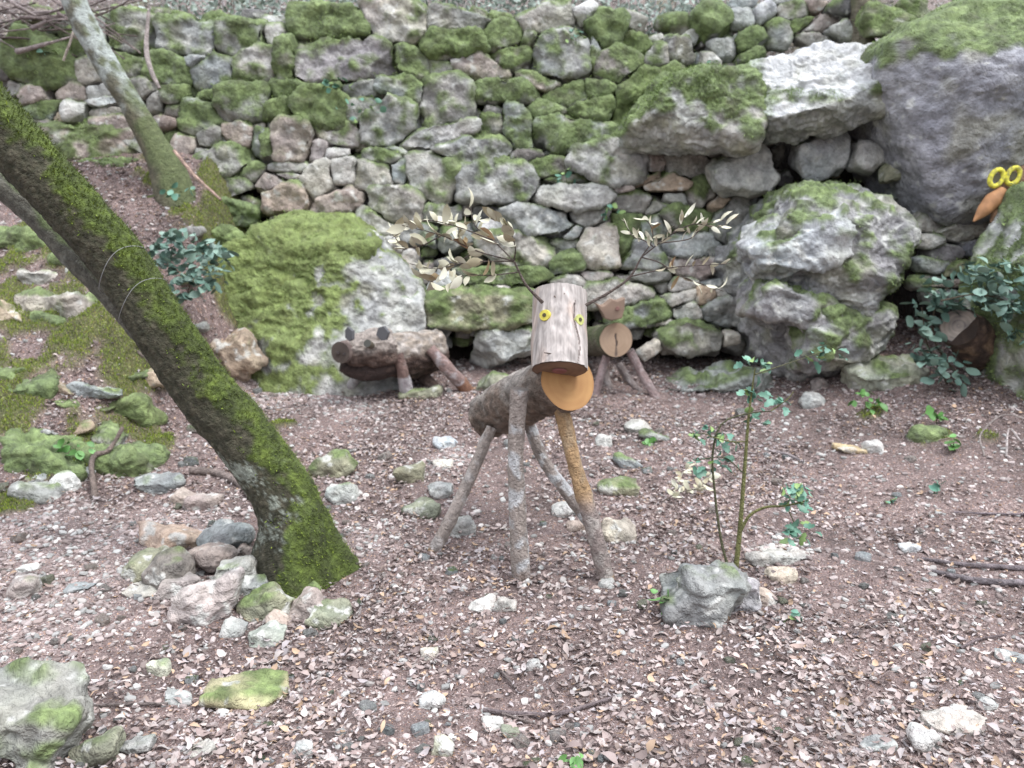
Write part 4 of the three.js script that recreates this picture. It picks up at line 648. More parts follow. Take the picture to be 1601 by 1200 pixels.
{
  const D = 5.75, s = D / F, A = at(1499, 510, D), B = at(1550, 560, D + .35), ax = A.clone().sub(B).normalize();
  const O = G(1535, 610), g = thing('fallen_log', O, 'short broken log with a pale ragged end sticking out of the ivy at right', 'log');
  part('body', tube([B, A], [42 * s, 30 * s], { rad: 36, len: 30, disp: (p) => .04 * fbm(p.x * 8, p.y * 8, p.z * 8, 3), color: (p, a, t) => { const b = .7 + 1.2 * Math.abs(N(p.x * 18, p.y * 18, p.z * 18)); return mixc([.10 * b, .065 * b, .05 * b], [.36, .24, .15], sstep(.05, .3, fbm(p.x * 11, p.y * 11, p.z * 11, 2)) * .8); } }), M.bark, g, O);
  part('end', disc(A.clone().addScaledVector(ax, .012), ax.clone().add(V(-.2, 0, .6)).normalize(), 27 * s, [.50, .42, .35], [.085, .075, .075], 31, 0), M.cut, g, O);
}

// ------------------------------------------------------------------ loose stones on the ground
// u, v, w, h: where each stone shows in a 1600 x 1200 survey of the place
let stoneSeed = 1000;
function loose(u, v, w, h, rot, o, label, group, category = 'stone', name = 'loose_stone') {
  const c = G(u, v + h * .36), k = -c.z / F, W = w * k * 1.06, Hh = h * k, a = .42, flat = o.flat ? .45 : 1, Dp = W * (o.deep ?? .72), H = Math.max(W * .22, (Hh - Dp * Math.sin(a) * .6) * 1.05) * (o.flat ? .75 : .98);
  const g = rockGeo({ w: W, h: H, d: Dp, rot: -rot * Math.PI / 180, seed: stoneSeed++, moss: .12, tone: 'grey', strata: 1.0, pow: 20, rough: 1.6, bulk: .13, tilt: .45, box: .18, crack: .35, detail: Math.max(6, Math.min(24, Math.round(Math.max(w, h) / 6))), ...o }); void flat;
  const m = mesh(name, g, M.rock); m.position.set(c.x, c.y + H * .24 + (o.lift || 0), c.z - Dp * .42 + (o.fwd || 0)); return tag(m, label, category, group);
}
// the heap against the foot of the leaning tree
[[266, 845, 84, 56, -10, { tone: [.42, .33, .265], moss: .02 }, 'smooth orange tinted stone at the back of the stone heap by the leaning tree'],
 [222, 888, 70, 58, 0, { tone: 'olive', moss: .15 }, 'dull greenish stone at the left rear of the heap by the leaning tree'],
 [345, 852, 88, 62, -35, { tone: 'grey', moss: .03, lift: .03 }, 'grey slanting stone topping the heap next to the leaning trunk'],
 [380, 865, 28, 38, 0, { tone: 'pink', moss: .03 }, 'small stone squeezed between the heap and the mossy trunk'],
 [260, 897, 66, 76, 10, { tone: 'dark', moss: .02 }, 'dark grey upright stone on the left of the heap'],
 [332, 886, 76, 40, 5, { tone: 'pink', moss: .02, lift: .06 }, 'pale pink flat stone laid near the top of the heap'],
 [362, 905, 56, 50, 0, { tone: 'grey', moss: .03, lift: .03 }, 'grey stone in the middle of the heap below its top'],
 [392, 920, 50, 46, 0, { tone: 'grey', moss: .05 }, 'bluish grey stone at the right of the heap by the moss'],
 [282, 922, 62, 44, 0, { tone: 'pink', moss: .04, lift: .02 }, 'pinkish stone in the middle of the heap beside the ridged one'],
 [320, 938, 100, 74, -8, { tone: [.40, .345, .32], strata: 1.6, moss: .0, lift: .02, fwd: .06 }, 'big ridged pink stone at the front of the heap'],
 [216, 926, 54, 28, 8, { tone: 'pale', moss: 0 }, 'flat pale stone at the left foot of the heap'],
 [408, 950, 82, 56, -5, { tone: 'olive', moss: .2 }, 'layered olive stone right of the ridged pink one'],
 [466, 950, 74, 50, -32, { tone: 'pink', strata: 1.3, moss: .08 }, 'tilted pinkish slab leaning at the right of the heap'],
 [508, 965, 68, 48, -8, { tone: 'olive', moss: .12 }, 'olive grey stone at the right end of the heap'],
 [438, 977, 56, 26, 22, { tone: 'pink', moss: .03 }, 'narrow pink stone in front of the tilted slab'],
 [410, 995, 58, 42, 0, { tone: [.40, .43, .38], moss: .08 }, 'pale greenish stone in front of the heap'],
 [364, 989, 36, 30, 0, { tone: 'pale', moss: .02 }, 'small rounded pale stone in front of the ridged pink one'],
 [440, 917, 36, 28, 0, { tone: 'pale', moss: .1 }, 'small pale stone at the foot of the mossy trunk'],
 [472, 922, 44, 32, -20, { tone: 'olive', moss: .25 }, 'curved olive stone against the foot of the mossy trunk']].forEach(q => loose(...q, 'stones heaped by the leaning tree'));
// single stones that stand out
[[1108, 932, 128, 116, -18, { tone: [.30, .30, .28], moss: .16, deep: .85, lift: .02, local: [[-.75, .62, .2, .13]] }, 'big grey rock standing left of the sapling foot'],
 [1165, 930, 52, 76, 10, { tone: 'mauve', moss: .05, deep: .8 }, 'narrow brownish stone right of the sapling foot'],
 [40, 1142, 150, 170, -18, { tone: [.25, .25, .225], moss: .36, deep: .9, lichen: .12, mossAt: (x, y) => mix(.25, -.35, sstep(-.02, .2, y)) }, 'large moss patched boulder cut off by the lower left corner'],
 [372, 1090, 118, 60, 8, { tone: [.40, .39, .25], moss: .42, deep: .7, flat: 1 }, 'yellowish stone with moss lying in the lower left leaf litter'],
 [138, 1180, 80, 56, -15, { tone: 'olive', moss: .1 }, 'olive stone at the bottom edge beside the corner boulder'],
 [205, 1172, 56, 30, 5, { tone: 'grey', moss: .05 }, 'flat grey stone at the bottom edge right of the olive one'],
 [246, 1045, 34, 30, 0, { tone: [.42, .45, .38], moss: .15 }, 'small greenish white stone left of the yellowish mossy stone'],
 [32, 922, 46, 46, 0, { tone: 'pink', moss: .05 }, 'rounded stone on the gravel path at the left edge'],
 [40, 903, 34, 18, 0, { tone: 'white', moss: 0, lift: .04 }, 'small white stone lying on the rounded stone at the left edge'],
 [120, 922, 44, 20, 0, { tone: 'grey', moss: .02, flat: 1 }, 'flat grey stone half sunk in the gravel path'],
 [240, 758, 70, 42, 0, { tone: 'grey', moss: .12 }, 'grey stone left of the root behind the leaning tree'],
 [316, 782, 60, 40, -25, { tone: 'pink', moss: .02, flat: 1 }, 'pink flat slab behind the leaning tree'],
 [286, 776, 44, 44, 0, { tone: 'pink', moss: .05, flat: 1 }, 'dull pink stone behind the leaning tree, left of the slab'],
 [140, 610, 100, 44, 0, { tone: 'grey', moss: .2, flat: 1 }, 'flat grey stone bedded in the mossy bank on the left'],
 [84, 470, 124, 62, 3, { tone: 'pale', moss: .3, strata: 1.6 }, 'cracked pale rock in the moss at the left edge'],
 [54, 437, 50, 34, 0, { tone: 'pale', moss: .2 }, 'pale rock above the cracked one at the left edge'],
 [356, 552, 86, 84, 0, { tone: [.36, .29, .22], moss: .12, deep: .8 }, 'brownish boulder beside the mossy outcrop just right of the trunk'],
 [400, 520, 60, 40, 0, { tone: 'grey', moss: .9 }, 'moss covered lump at the foot of the outcrop'],
 [462, 570, 60, 46, 0, { tone: 'grey', moss: .4 }, 'small grey rock at the base of the outcrop'],
 [420, 570, 44, 60, 0, { tone: 'pale', moss: .3 }, 'upright pale rock at the base of the outcrop'],
 [515, 568, 70, 40, 0, { tone: 'pale', moss: .3 }, 'pale rock at the outcrop base next to the pig snout'],
 [518, 726, 60, 54, -30, { tone: 'olive', moss: .32 }, 'mossy leaning stone between the trunk and the goat'],
 [530, 770, 42, 44, -20, { tone: 'grey', moss: .15 }, 'grey stone below the mossy leaning one, right of the trunk'],
 [100, 755, 34, 40, 0, { tone: 'white', moss: .1 }, 'whitish stone at the foot of the mossy bank'],
 [52, 770, 80, 46, 15, { tone: 'grey', moss: .15, strata: 1.5 }, 'layered grey rock at the left edge of the path'],
 [145, 678, 84, 36, 4, { tone: 'grey', moss: .45 }, 'mossy ledge stone in the left bank'],
 [60, 712, 130, 70, 0, { tone: 'grey', moss: .9 }, 'moss covered rock low in the left bank'],
 [175, 720, 110, 70, 0, { tone: 'grey', moss: .8 }, 'moss covered rock in the left bank beside the dead stick'],
 [362, 330, 70, 44, -8, { tone: 'grey', moss: .85 }, 'mossy rock above the outcrop beside the wall foot, left one'],
 [402, 318, 50, 34, 0, { tone: 'grey', moss: .5 }, 'grey mossy rock above the outcrop at the wall foot, right one'],
 [340, 372, 60, 40, 0, { tone: 'olive', moss: .75 }, 'mossy rock between the ivy clump and the outcrop'],
 [36, 602, 90, 46, 5, { tone: 'grey', moss: .85 }, 'moss covered lump on the left bank at the picture edge'],
 [196, 640, 70, 44, 0, { tone: 'brown', moss: .75 }, 'moss covered lump on the left bank close to the trunk'],
 [110, 395, 90, 50, -6, { tone: 'grey', moss: .7 }, 'mossy rock above the pale cracked rock, seen behind the trunk'],
 [28, 372, 90, 54, 8, { tone: 'grey', moss: .8 }, 'mossy rock high on the left bank at the picture edge'],
 [68, 496, 60, 26, 0, { tone: 'grey', moss: .9 }, 'small moss cushion stone below the cracked pale rock'],
 [232, 590, 50, 40, 0, { tone: 'brown', moss: .2 }, 'brown stone half hidden by the leaning trunk on the bank'],
 [655, 614, 54, 26, 8, { tone: 'olive', moss: .2 }, 'rounded green grey stone at the pig\'s right front foot'],
 [1128, 598, 175, 44, -4, { tone: [.31, .31, .27], moss: .22, flat: 1, deep: .5 }, 'long flat slab on the ground behind the sapling'],
 [1262, 580, 50, 34, -10, { tone: 'pale', moss: .05 }, 'pale block right of the long flat slab'],
 [1281, 600, 26, 30, 0, { tone: 'pink', moss: .05 }, 'small pinkish stone below the pale block'],
 [1274, 628, 36, 30, 0, { tone: 'pale', moss: .03 }, 'rounded pale stone right of the sapling top'],
 [1400, 587, 132, 54, 3, { tone: [.36, .35, .26], moss: .22, strata: 1.4, deep: .5 }, 'long weathered stone block on the bank left of the ivy'],
 [1326, 563, 44, 24, 0, { tone: 'pink', moss: .02 }, 'flat stone above the long weathered block'],
 [1270, 545, 90, 50, 0, { tone: 'grey', moss: .3 }, 'grey rock at the foot of the rounded boulder'],
 [830, 620, 50, 0.1 + 30, 0, { tone: 'grey', moss: .05 }, 'grey stone hidden behind the goat body'],
 [790, 600, 90, 40, -5, { tone: 'olive', moss: .25 }, 'long mossy stone behind the goat back'],
 [1366, 698, 28, 26, 20, { tone: 'white', moss: 0 }, 'whitish stone on the bare earth at right'],
 [1335, 706, 46, 14, 8, { tone: [.48, .39, .24], moss: 0 }, 'narrow tan stone beside the whitish one on the bare earth'],
 [1454, 678, 44, 32, -20, { tone: 'grey', moss: .75 }, 'mossy hump on the bare earth at right'],
 [967, 828, 56, 60, 35, { tone: [.52, .44, .34], moss: 0, flat: 1 }, 'pale flat stone just right of the goat\'s legs'],
 [880, 798, 34, 28, -25, { tone: 'pale', moss: 0 }, 'pale stone between the goat\'s right legs'],
 [720, 826, 46, 36, -15, { tone: 'grey', moss: .04 }, 'grey stone beside the goat\'s left rear foot'],
 [948, 912, 26, 18, 0, { tone: 'pale', moss: 0 }, 'small pale stone at the tip of the goat\'s right front leg'],
 [965, 764, 56, 32, 12, { tone: 'olive', moss: .3 }, 'olive stone with a moss patch right of the goat'],
 [998, 670, 40, 24, 5, { tone: 'pale', moss: .02 }, 'pale stone on the slope in front of the cat'],
 [1025, 682, 50, 18, 8, { tone: 'grey', moss: .3 }, 'long dark stone with moss edge on the slope'],
 [982, 722, 44, 26, 30, { tone: 'grey', moss: .25 }, 'slanting mossy stone on the slope above the olive one'],
 [944, 690, 24, 24, 0, { tone: 'pale', moss: .02 }, 'small pale block on the slope right of the goat\'s body'],
 [694, 692, 36, 26, 0, { tone: 'white', moss: 0 }, 'white stone on the path left of the goat\'s body'],
 [688, 766, 38, 36, -10, { tone: 'pale', moss: .03 }, 'pale stone on the slope left of the goat\'s rear leg'],
 [642, 740, 40, 40, 0, { tone: 'olive', moss: .15 }, 'greenish stone on the slope between trunk and goat'],
 [655, 795, 60, 44, 0, { tone: 'olive', moss: .15, flat: 1 }, 'half buried greenish stone left of the goat\'s rear foot'],
 [690, 725, 34, 18, 0, { tone: 'pale', moss: 0 }, 'thin pale stone on the slope left of the goat'],
 [910, 825, 46, 28, 0, { tone: 'pink', moss: .02 }, 'pinkish stone behind the goat\'s right front leg'],
 [1228, 902, 52, 32, 5, { tone: [.52, .46, .38], moss: 0 }, 'pale angular stone right of the sapling rock'],
 [1196, 932, 38, 34, 25, { tone: 'pink', moss: 0, flat: 1 }, 'pink flat stone right of the sapling rock'],
 [1426, 858, 28, 20, 0, { tone: 'white', moss: 0 }, 'round white stone on the bare earth at right'],
 [1215, 875, 110, 24, 0, { tone: 'pale', moss: 0, flat: 1, deep: .5 }, 'broad pale stone barely showing behind the sapling rock'],
 [1450, 1158, 54, 56, 35, { tone: 'pale', moss: 0, flat: 1 }, 'tilted pale stone near the bottom right corner'],
 [1508, 1138, 106, 36, -3, { tone: [.48, .42, .37], moss: 0, flat: 1, deep: .5 }, 'broad pale pinkish slab near the bottom right corner'],
 [1376, 1170, 54, 28, 0, { tone: 'grey', moss: .02, flat: 1 }, 'flat grey stone left of the tilted one at bottom right'],
 [1582, 1024, 46, 24, 5, { tone: 'grey', moss: .02 }, 'grey stone at the right edge of the leaf litter'],
 [1545, 1102, 30, 20, 0, { tone: 'pale', moss: 0 }, 'small pale stone above the pinkish slab'],
 [672, 1098, 40, 28, -5, { tone: 'white', moss: 0 }, 'pale lumpy stone in the foreground litter'],
 [770, 1134, 30, 24, 10, { tone: 'white', moss: 0 }, 'small white stone by the foreground twigs'],
 [797, 1148, 32, 22, 20, { tone: 'olive', moss: .1 }, 'olive pebble next to the small white stone by the foreground twigs'],
 [692, 1175, 34, 34, 0, { tone: [.42, .39, .28], moss: .08 }, 'yellowish stone at the bottom edge'],
 [752, 950, 40, 22, 0, { tone: 'white', moss: 0 }, 'pale flat stone in front of the goat\'s front leg'],
 [790, 946, 30, 32, 0, { tone: 'pale', moss: .03 }, 'pale round stone in front of the goat\'s front leg'],
 [835, 1038, 0.1 + 24, 18, 0, { tone: 'pale', moss: 0 }, 'small pale stone in the middle of the foreground'],
 [670, 1022, 30, 22, 0, { tone: 'pale', moss: 0 }, 'pale pebble left of the middle of the foreground'],
 [310, 1180, 50, 24, -10, { tone: 'pale', moss: 0, flat: 1 }, 'flat pale stone near the bottom left edge'],
 [275, 1100, 44, 20, -5, { tone: 'grey', moss: .02, flat: 1 }, 'flat grey stone left of the yellowish mossy stone'],
 [474, 1172, 34, 34, 20, { tone: 'pale', moss: 0, flat: 1 }, 'pale slanting stone at the bottom edge']].forEach(q => loose(...q));
{
  // smaller stones strewn about, one of them built and then copied
  const r = rnd(321), kinds = []; for (let k = 0; k < 14; k++) kinds.push(rockGeo({ w: 1, h: .42 + .3 * r(), d: .6 + .3 * r(), seed: 3000 + k, moss: k % 5 === 0 ? .35 : -.2, tone: ['pale', 'pink', 'grey', 'white', 'pink', 'grey', 'olive'][k % 7], strata: .15, rough: .8, pow: 18, detail: 7, lichen: .3 }));
  let n = 0;
  for (let t = 0; t < 6000 && n < 180; t++) {
    const u = r() * 1640 - 20, v = 600 + Math.pow(r(), .8) * 600, p = G(u, v); if (p.z < -7 || near(mossSpots, p.x, p.z) > .5) continue;
    const size = (9 + 17 * r() * r()) / F * -p.z * (.7 + .5 * (v / 1200)); const kd = Math.floor(r() * 14), m = mesh('strewn_stone', kinds[kd], M.rock);
    m.position.set(p.x, p.y + size * .12, p.z); m.rotation.set((r() - .5) * .6, r() * 6.3, (r() - .5) * .6); m.scale.setScalar(size);
    tag(m, 'small loose ' + ['pale', 'pinkish', 'grey', 'whitish', 'pinkish', 'grey', 'olive'][kd % 7] + ' stone strewn on the ' + (v > 1000 ? 'near foreground' : v > 820 ? 'middle ground' : 'far slope') + ', ' + (u < 330 ? 'far left of the goat' : u < 660 ? 'left of the goat' : u < 960 ? 'around the goat' : u < 1280 ? 'around the sapling' : 'on the right side'), 'stone', 'small stones strewn over the slope'); n++;
  }
}

{
  const r = rnd(808); let n = 0;
  for (let t = 0; t < 900 && n < 34; t++) { const u = r() * 330 - 10, v = 350 + r() * 420; if (v > 780 - Math.max(0, u - 180) * 1.3) continue; const w = 24 + 46 * r() * r(); loose(u, v, w, w * (.4 + .3 * r()), (r() - .5) * 40, { tone: ['grey', 'pink', 'brown', 'pale'][n % 4], moss: [.05, .6, .25, .8][n % 4], flat: n % 3 ? 0 : 1 }, ['rough bare grey rock', 'mossy pinkish rock', 'brown rock with a little moss', 'pale rock thick with moss'][n % 4] + ' in the left bank, ' + (v < 480 ? 'high up' : v < 620 ? 'halfway up' : 'near its foot') + (u < 140 ? ' at the edge' : ' near the trunk'), 'small rocks in the left bank', 'rock', 'bank_rock'); n++; }
}

// ------------------------------------------------------------------ leaf litter, gravel, moss, twigs
{
  const r = rnd(99), pal = [[.38, .315, .29], [.31, .245, .225], [.43, .38, .355], [.25, .19, .175], [.34, .27, .25], [.40, .355, .345], [.36, .32, .32], [.19, .145, .135], [.40, .28, .19], [.28, .21, .18]];
  const lists = [[], [], []], pebbles = [[], [], []], tufts = [];
  const shapes = [leafGeo(.46, .5, .35, 0, 3), leafGeo(.4, -.45, .25, .5, 3), leafGeo(.5, .6, .8, .4, 4)];
  const stones = [1, 2, 3].map(k => { const g = rockGeo({ w: 1, h: .55, d: .8, seed: 900 + k, detail: 1, rough: .5, moss: -1, strata: 0, pow: 20 }); g.deleteAttribute('color'); const f = g.toNonIndexed(); f.computeVertexNormals(); return f; });
  const inView = (x, z) => z < -1.3 && z > -7.5 && Math.abs(x) < -z * .66 + 1.6;
  for (let t = 0; t < 300000; t++) {
    const x = (r() - .5) * 12.8, z = -1.3 - r() * 6.3; if (!inView(x, z)) continue;
    const bare = near(bareSpots, x, z), pale = near(paleSpots, x, z), moss = mossAt(x, z), fld = fbm(x * 1.2, 2, z * 1.2, 3) + .4 * fbm(x * 5, 6, z * 5, 2);
    const pr = (.34 + 1.35 * fld + .40 * sstep(4.2, 2.7, -z)) * (1 - .72 * bare) * (1 - .6 * pale) * (1 - .6 * moss);
    const y = ground(x, z) + .02 * fbm(x * 9, 0, z * 9, 3);
    if (r() < pr) {
      const big = r() < .14 * sstep(4.6, 3, -z) * (x > 0 ? 1.6 : .8) ? .028 : 0, c = pal[Math.floor(Math.pow(r(), 1.15) * 10)], b = (.68 + .40 * r()) * (1 + .75 * fbm(x * 1.7, 21, z * 1.7, 3)), L = .013 + .034 * r() * r() + .009 * r() + big * r() * .9;
      lists[Math.floor(r() * 3)].push([mat4(V(x, y + .004 + .014 * r() * r() * 2, z), eul((r() - .5) * 1.0, r() * 6.3, (r() - .5) * 1.0), V(L, L, L * (.7 + .6 * r()))), [c[0] * b, c[1] * b, c[2] * b]]);
    }
    if (r() < (.18 + .55 * pale + .15 * fbm(x * 2, 12, z * 2, 2)) * (1 - .8 * moss)) {
      const s = .005 + .026 * Math.pow(r(), 3), b = .6 + .75 * r(), w = r(), c = w < .35 ? [.35, .295, .28] : w < .6 ? [.33, .325, .31] : w < .75 ? [.43, .40, .375] : [.24, .19, .175];
      pebbles[Math.floor(r() * 3)].push([mat4(V(x, y + s * .1, z), eul(r() - .5, r() * 6.3, r() - .5), V(s * 1.3, s, s * 1.2)), [c[0] * b, c[1] * b, c[2] * b]]);
    }
    if (moss > .25 && r() < moss * 1.2) for (let k = 0; k < 3; k++) {
      const b = .6 + .8 * r(), w = r(), dx = (r() - .5) * .05, dz = (r() - .5) * .05; const mk = mossAt(x + dx, z + dz); if (mk < .4) continue;
      tufts.push([mat4(V(x + dx, ground(x + dx, z + dz) + .02 * fbm((x + dx) * 9, 0, (z + dz) * 9, 3) + mk * (.028 + .05 * fbm((x + dx) * 7, 5, (z + dz) * 7, 2)), z + dz), eul(r() - .5, r() * 6.3, .9 + .9 * r()), V(1, 1, 1).multiplyScalar(.012 + .016 * r())), [(.10 + .11 * w) * b, (.15 + .10 * w) * b, .03 * b]]);
    }
  }
  // fallen twiglets
  const bits = [], bitGeo = new THREE.CylinderGeometry(.5, .35, 1, 5, 1).rotateZ(Math.PI / 2);
  for (let t = 0; t < 5200; t++) { const x = (r() - .5) * 10, z = -1.7 - r() * 5.6; if (!inView(x, z)) continue; const L = .03 + .13 * r() * r(), w = .002 + .003 * r(), b = .6 + .8 * r(); bits.push([mat4(V(x, ground(x, z) + .014 + .012 * r(), z), eul((r() - .5) * .3, r() * 6.3, (r() - .5) * .4), V(L, w, w)), [.17 * b, .13 * b, .12 * b]]); }
  tag(instances('twiglets', bitGeo, M.litter, bits), 'tiny dark twigs scattered through the leaf litter', 'twigs', null, 'stuff');
  // litter on the slope above the wall
  for (let t = 0; t < 16000; t++) {
    const x = (r() - .5) * 15, e = 1 + r() * r() * 3, p = hillPoint(x, e), c = mixc(pal[Math.floor(r() * 10)], [.36, .37, .35], .6), b = .75 + .6 * r(), L = .03 + .04 * r();
    lists[Math.floor(r() * 3)].push([mat4(p.add(V(0, .01 + .02 * r(), 0)), eul(.4 + (r() - .5) * 1.1, r() * 6.3, (r() - .5) * 1.1), V(L, L, L)), [c[0] * b, c[1] * b, c[2] * b]]);
  }
  lists.forEach((l, i) => tag(instances('leaf_litter', shapes[i], M.litter, l), ['curled dry brown and beige leaves covering the slope', 'flat dry brown and beige leaves covering the slope', 'folded dry brown and beige leaves covering the slope'][i], 'leaf litter', null, 'stuff'));
  pebbles.forEach((l, i) => tag(instances('gravel', stones[i], M.gravel, l), ['fine pinkish gravel scattered over the earth and path', 'grey stone chips scattered over the earth and path', 'pale stone chips scattered over the earth and path'][i], 'gravel', null, 'stuff'));
  tag(instances('moss', leafGeo(.25, .3, .2, 0, 2), M.moss, tufts), 'bright green moss growing in cushions on the ground and left bank', 'moss', null, 'stuff');
}
function stick(pts, radii, c, label, group, name = 'twig', category = 'twig') { tag(mesh(name, tube(pts, radii, { rad: 8, len: 40, disp: knotty(radii[0] * .25), color: stickColor(c, [c[0] * 1.5, c[1] * 1.5, c[2] * 1.5], .1) }), M.bark), label, category, group); }
const onG = (l, up = .008) => l.map((q, i) => G(q[0], q[1]).add(V(0, (q[2] ?? up), 0)));
stick(onG([[297, 740], [340, 745], [375, 762], [395, 785]], .02), [.022, .026, .026, .02], [.17, .135, .12], 'thick root running over the ground behind the leaning trunk', null, 'tree_root', 'root');
stick([G(148, 780), G(150, 745).add(V(0, .12, 0)), at(168, 705, 4.9), at(192, 668, 5.0)], [.018, .016, .012], [.13, .10, .085], 'dead stick poking up out of the left bank', null);
stick(onG([[215, 560], [240, 590], [235, 600]], .05), [.012, .01], [.16, .13, .11], 'short grey stick on the left bank behind the trunk', null);
stick([at(272, 235, 6.75), at(300, 270, 6.7), at(345, 312, 6.6)], [.014, .014, .01], [.36, .25, .20], 'bare pinkish stick leaning on the foot of the lichened tree', null);
stick([at(232, 18, 7.45), at(229, 80, 7.35), at(236, 110, 7.3), at(249, 138, 7.3)], [.014, .022, .02, .016], [.36, .31, .29], 'pale dead branch hanging down over the wall at upper left', null);
stick([at(118, 40, 7.5), at(108, 70, 7.45), at(99, 95, 7.45)], [.012, .01], [.34, .29, .25], 'short pale stick hanging over a mossy stone at upper left', null);
stick(onG([[755, 1120], [800, 1122], [870, 1122], [930, 1108], [960, 1098]], .014), [.008, .009, .006], [.14, .11, .11], 'long thin dark twig in the foreground litter', null);
stick(onG([[785, 1122], [815, 1132], [838, 1136]], .012), [.006, .005], [.15, .12, .11], 'short twig branching from the long foreground twig', null);
stick(onG([[780, 1050], [792, 1068], [806, 1080]], .012), [.006, .005], [.16, .13, .12], 'short bent twig above the long foreground twig', null);
stick(onG([[1440, 880], [1500, 888], [1560, 893], [1620, 895]], .015), [.008, .012, .012], [.15, .125, .13], 'straight grey stick at the right edge, the upper of two', null);
stick(onG([[1455, 900], [1510, 912], [1560, 918], [1625, 914]], .015), [.010, .016, .014], [.14, .12, .125], 'straight grey stick at the right edge, the lower of two', null);
stick(onG([[1490, 806], [1540, 808], [1610, 808]], .012), [.006, .007], [.17, .14, .15], 'thin grey stick on bare earth at the right edge', null);
stick(onG([[1500, 1020], [1530, 1008], [1570, 1000]], .014), [.006, .006], [.13, .1, .1], 'thin dark twig left of the grey stone at the right edge', null);
stick(onG([[1200, 708], [1225, 712], [1255, 725]], .012), [.01, .012, .008], [.22, .19, .19], 'grey stick lying behind the sapling stems', null);
stick([G(1572, 715), G(1575, 700).add(V(0, .12, 0)), at(1598, 690, -G(1575, 715).z), at(1606, 655, -G(1575, 715).z)], [.006, .006, .004], [.42, .37, .35], 'pale bent twig standing at the right edge', null);
stick([G(1538, 715), at(1532, 680, -G(1538, 715).z + .1), at(1570, 648, -G(1538, 715).z + .15), at(1605, 655, -G(1538, 715).z + .1)], [.006, .005, .004], [.28, .24, .22], 'thin arched twig beside the pale bent one at right', null);
stick(onG([[136, 1110], [200, 1108], [262, 1106]], .014), [.006, .005], [.16, .13, .12], 'straight twig in the lower left litter', null);
stick(onG([[1330, 830], [1345, 845], [1358, 862]], .012), [.005, .004], [.16, .12, .11], 'tiny dark twig on the bare earth', null);
{
  // brushwood piled on the wall top at the far left, and bare stems on the slope
  const r = rnd(404);
  for (let i = 0; i < 34; i++) { const u = -60 + r() * 230, v = 2 + r() * 62, a = (r() - .5) * 1.2 + .15, L = 60 + r() * 130, d = 7.6 + r() * .4; stick([at(u - Math.cos(a) * L / 2, v - Math.sin(a) * L / 2, d), at(u, v + (r() - .5) * 16, d - .05), at(u + Math.cos(a) * L / 2, v + Math.sin(a) * L / 2, d + .1 * (r() - .5))], [.008 + .016 * r() * r() * 2, .008, .005], [[.20, .16, .15], [.30, .25, .24], [.13, .1, .09]][i % 3], ['brown', 'pale', 'dark'][i % 3] + (L > 120 ? ' long' : ' short') + ' dead branch in the brushwood on the wall top at upper left', 'brushwood at upper left', 'dead_branch', 'branch'); }
  for (let i = 0; i < 46; i++) { const u = 300 + r() * 900, e = .15 + r() * 1.6, x = (u - 800) / F * (8.2 + e), p = hillPoint(x, 1 + e), h = .5 + r() * .9, lean = (r() - .5) * .7; stick([p, p.clone().add(V(lean * .4, h * .5, .05)), p.clone().add(V(lean, h, (r() - .5) * .3))], [.009 + .010 * r(), .007, .004], [[.44, .40, .40], [.34, .32, .29], [.50, .47, .46]][i % 3], ['pale', 'greyish', 'whitish'][i % 3] + (lean < 0 ? ' left leaning' : ' right leaning') + ' bare stem above the wall, ' + (u < 500 ? 'above the left part' : u < 800 ? 'left of the middle' : u < 1000 ? 'right of the middle' : 'towards the boulders'), 'bare stems above the wall', 'bare_stem', 'stem'); }
}

// ------------------------------------------------------------------ green plants
const ivyLeaf = [leafGeo(.75, .25, .25), leafGeo(.65, -.2, .3), leafGeo(.85, .15, .15)], hollyLeaf = [leafGeo(.6, .3, .3, .8, 6), leafGeo(.55, -.25, .35, .8, 6)];
const greens = (l) => l.map(c => new THREE.MeshPhysicalMaterial({ color: new THREE.Color().setRGB(...c), roughness: .5, side: THREE.DoubleSide }));
const ivyMats = greens([[.10, .175, .14], [.14, .22, .18], [.075, .13, .10], [.18, .27, .215]]), sapMats = greens([[.09, .21, .15], [.13, .27, .19], [.07, .16, .11], [.20, .30, .10]]), freshMats = greens([[.10, .24, .06], [.14, .30, .09], [.07, .17, .04]]);
const hillMats = greens([[.20, .24, .20], [.15, .19, .15], [.26, .30, .27]]);
function plant(name, label, category, O, blobs, n, size, leaves, mats, seed, stems, group) {
  const g = thing(name, O, label, category, group), r = rnd(seed), X = V(1, 0, 0);
  for (const st of stems || []) part('stem', tube(st[0], st[1], { rad: 7, len: 24, color: () => st[2] || [.10, .075, .05] }), M.bark, g, O);
  const tot = blobs.reduce((s, b) => s + b[3] * b[4], 0);
  for (const [u, v, d, ru, rv] of blobs) for (let i = 0; i < Math.round(n * ru * rv / tot); i++) {
    const a = r() * 6.3, q = Math.sqrt(r()), p = at(u + Math.cos(a) * q * ru, v + Math.sin(a) * q * rv, d + (r() - .5) * Math.min(ru, rv) / F * d * 1.2);
    const dir = V(r() - .5, r() * .6 - .45, r() * .7).normalize(), qq = new THREE.Quaternion().setFromUnitVectors(X, dir).multiply(new THREE.Quaternion().setFromAxisAngle(X, (r() - .5) * 1.6));
    const m = mesh('leaf', leaves[Math.floor(r() * leaves.length)], mats[Math.floor(r() * mats.length)], g); m.position.copy(p).sub(O); m.quaternion.copy(qq); m.scale.setScalar(size * (.65 + .7 * r()));
  }
  return g;
}
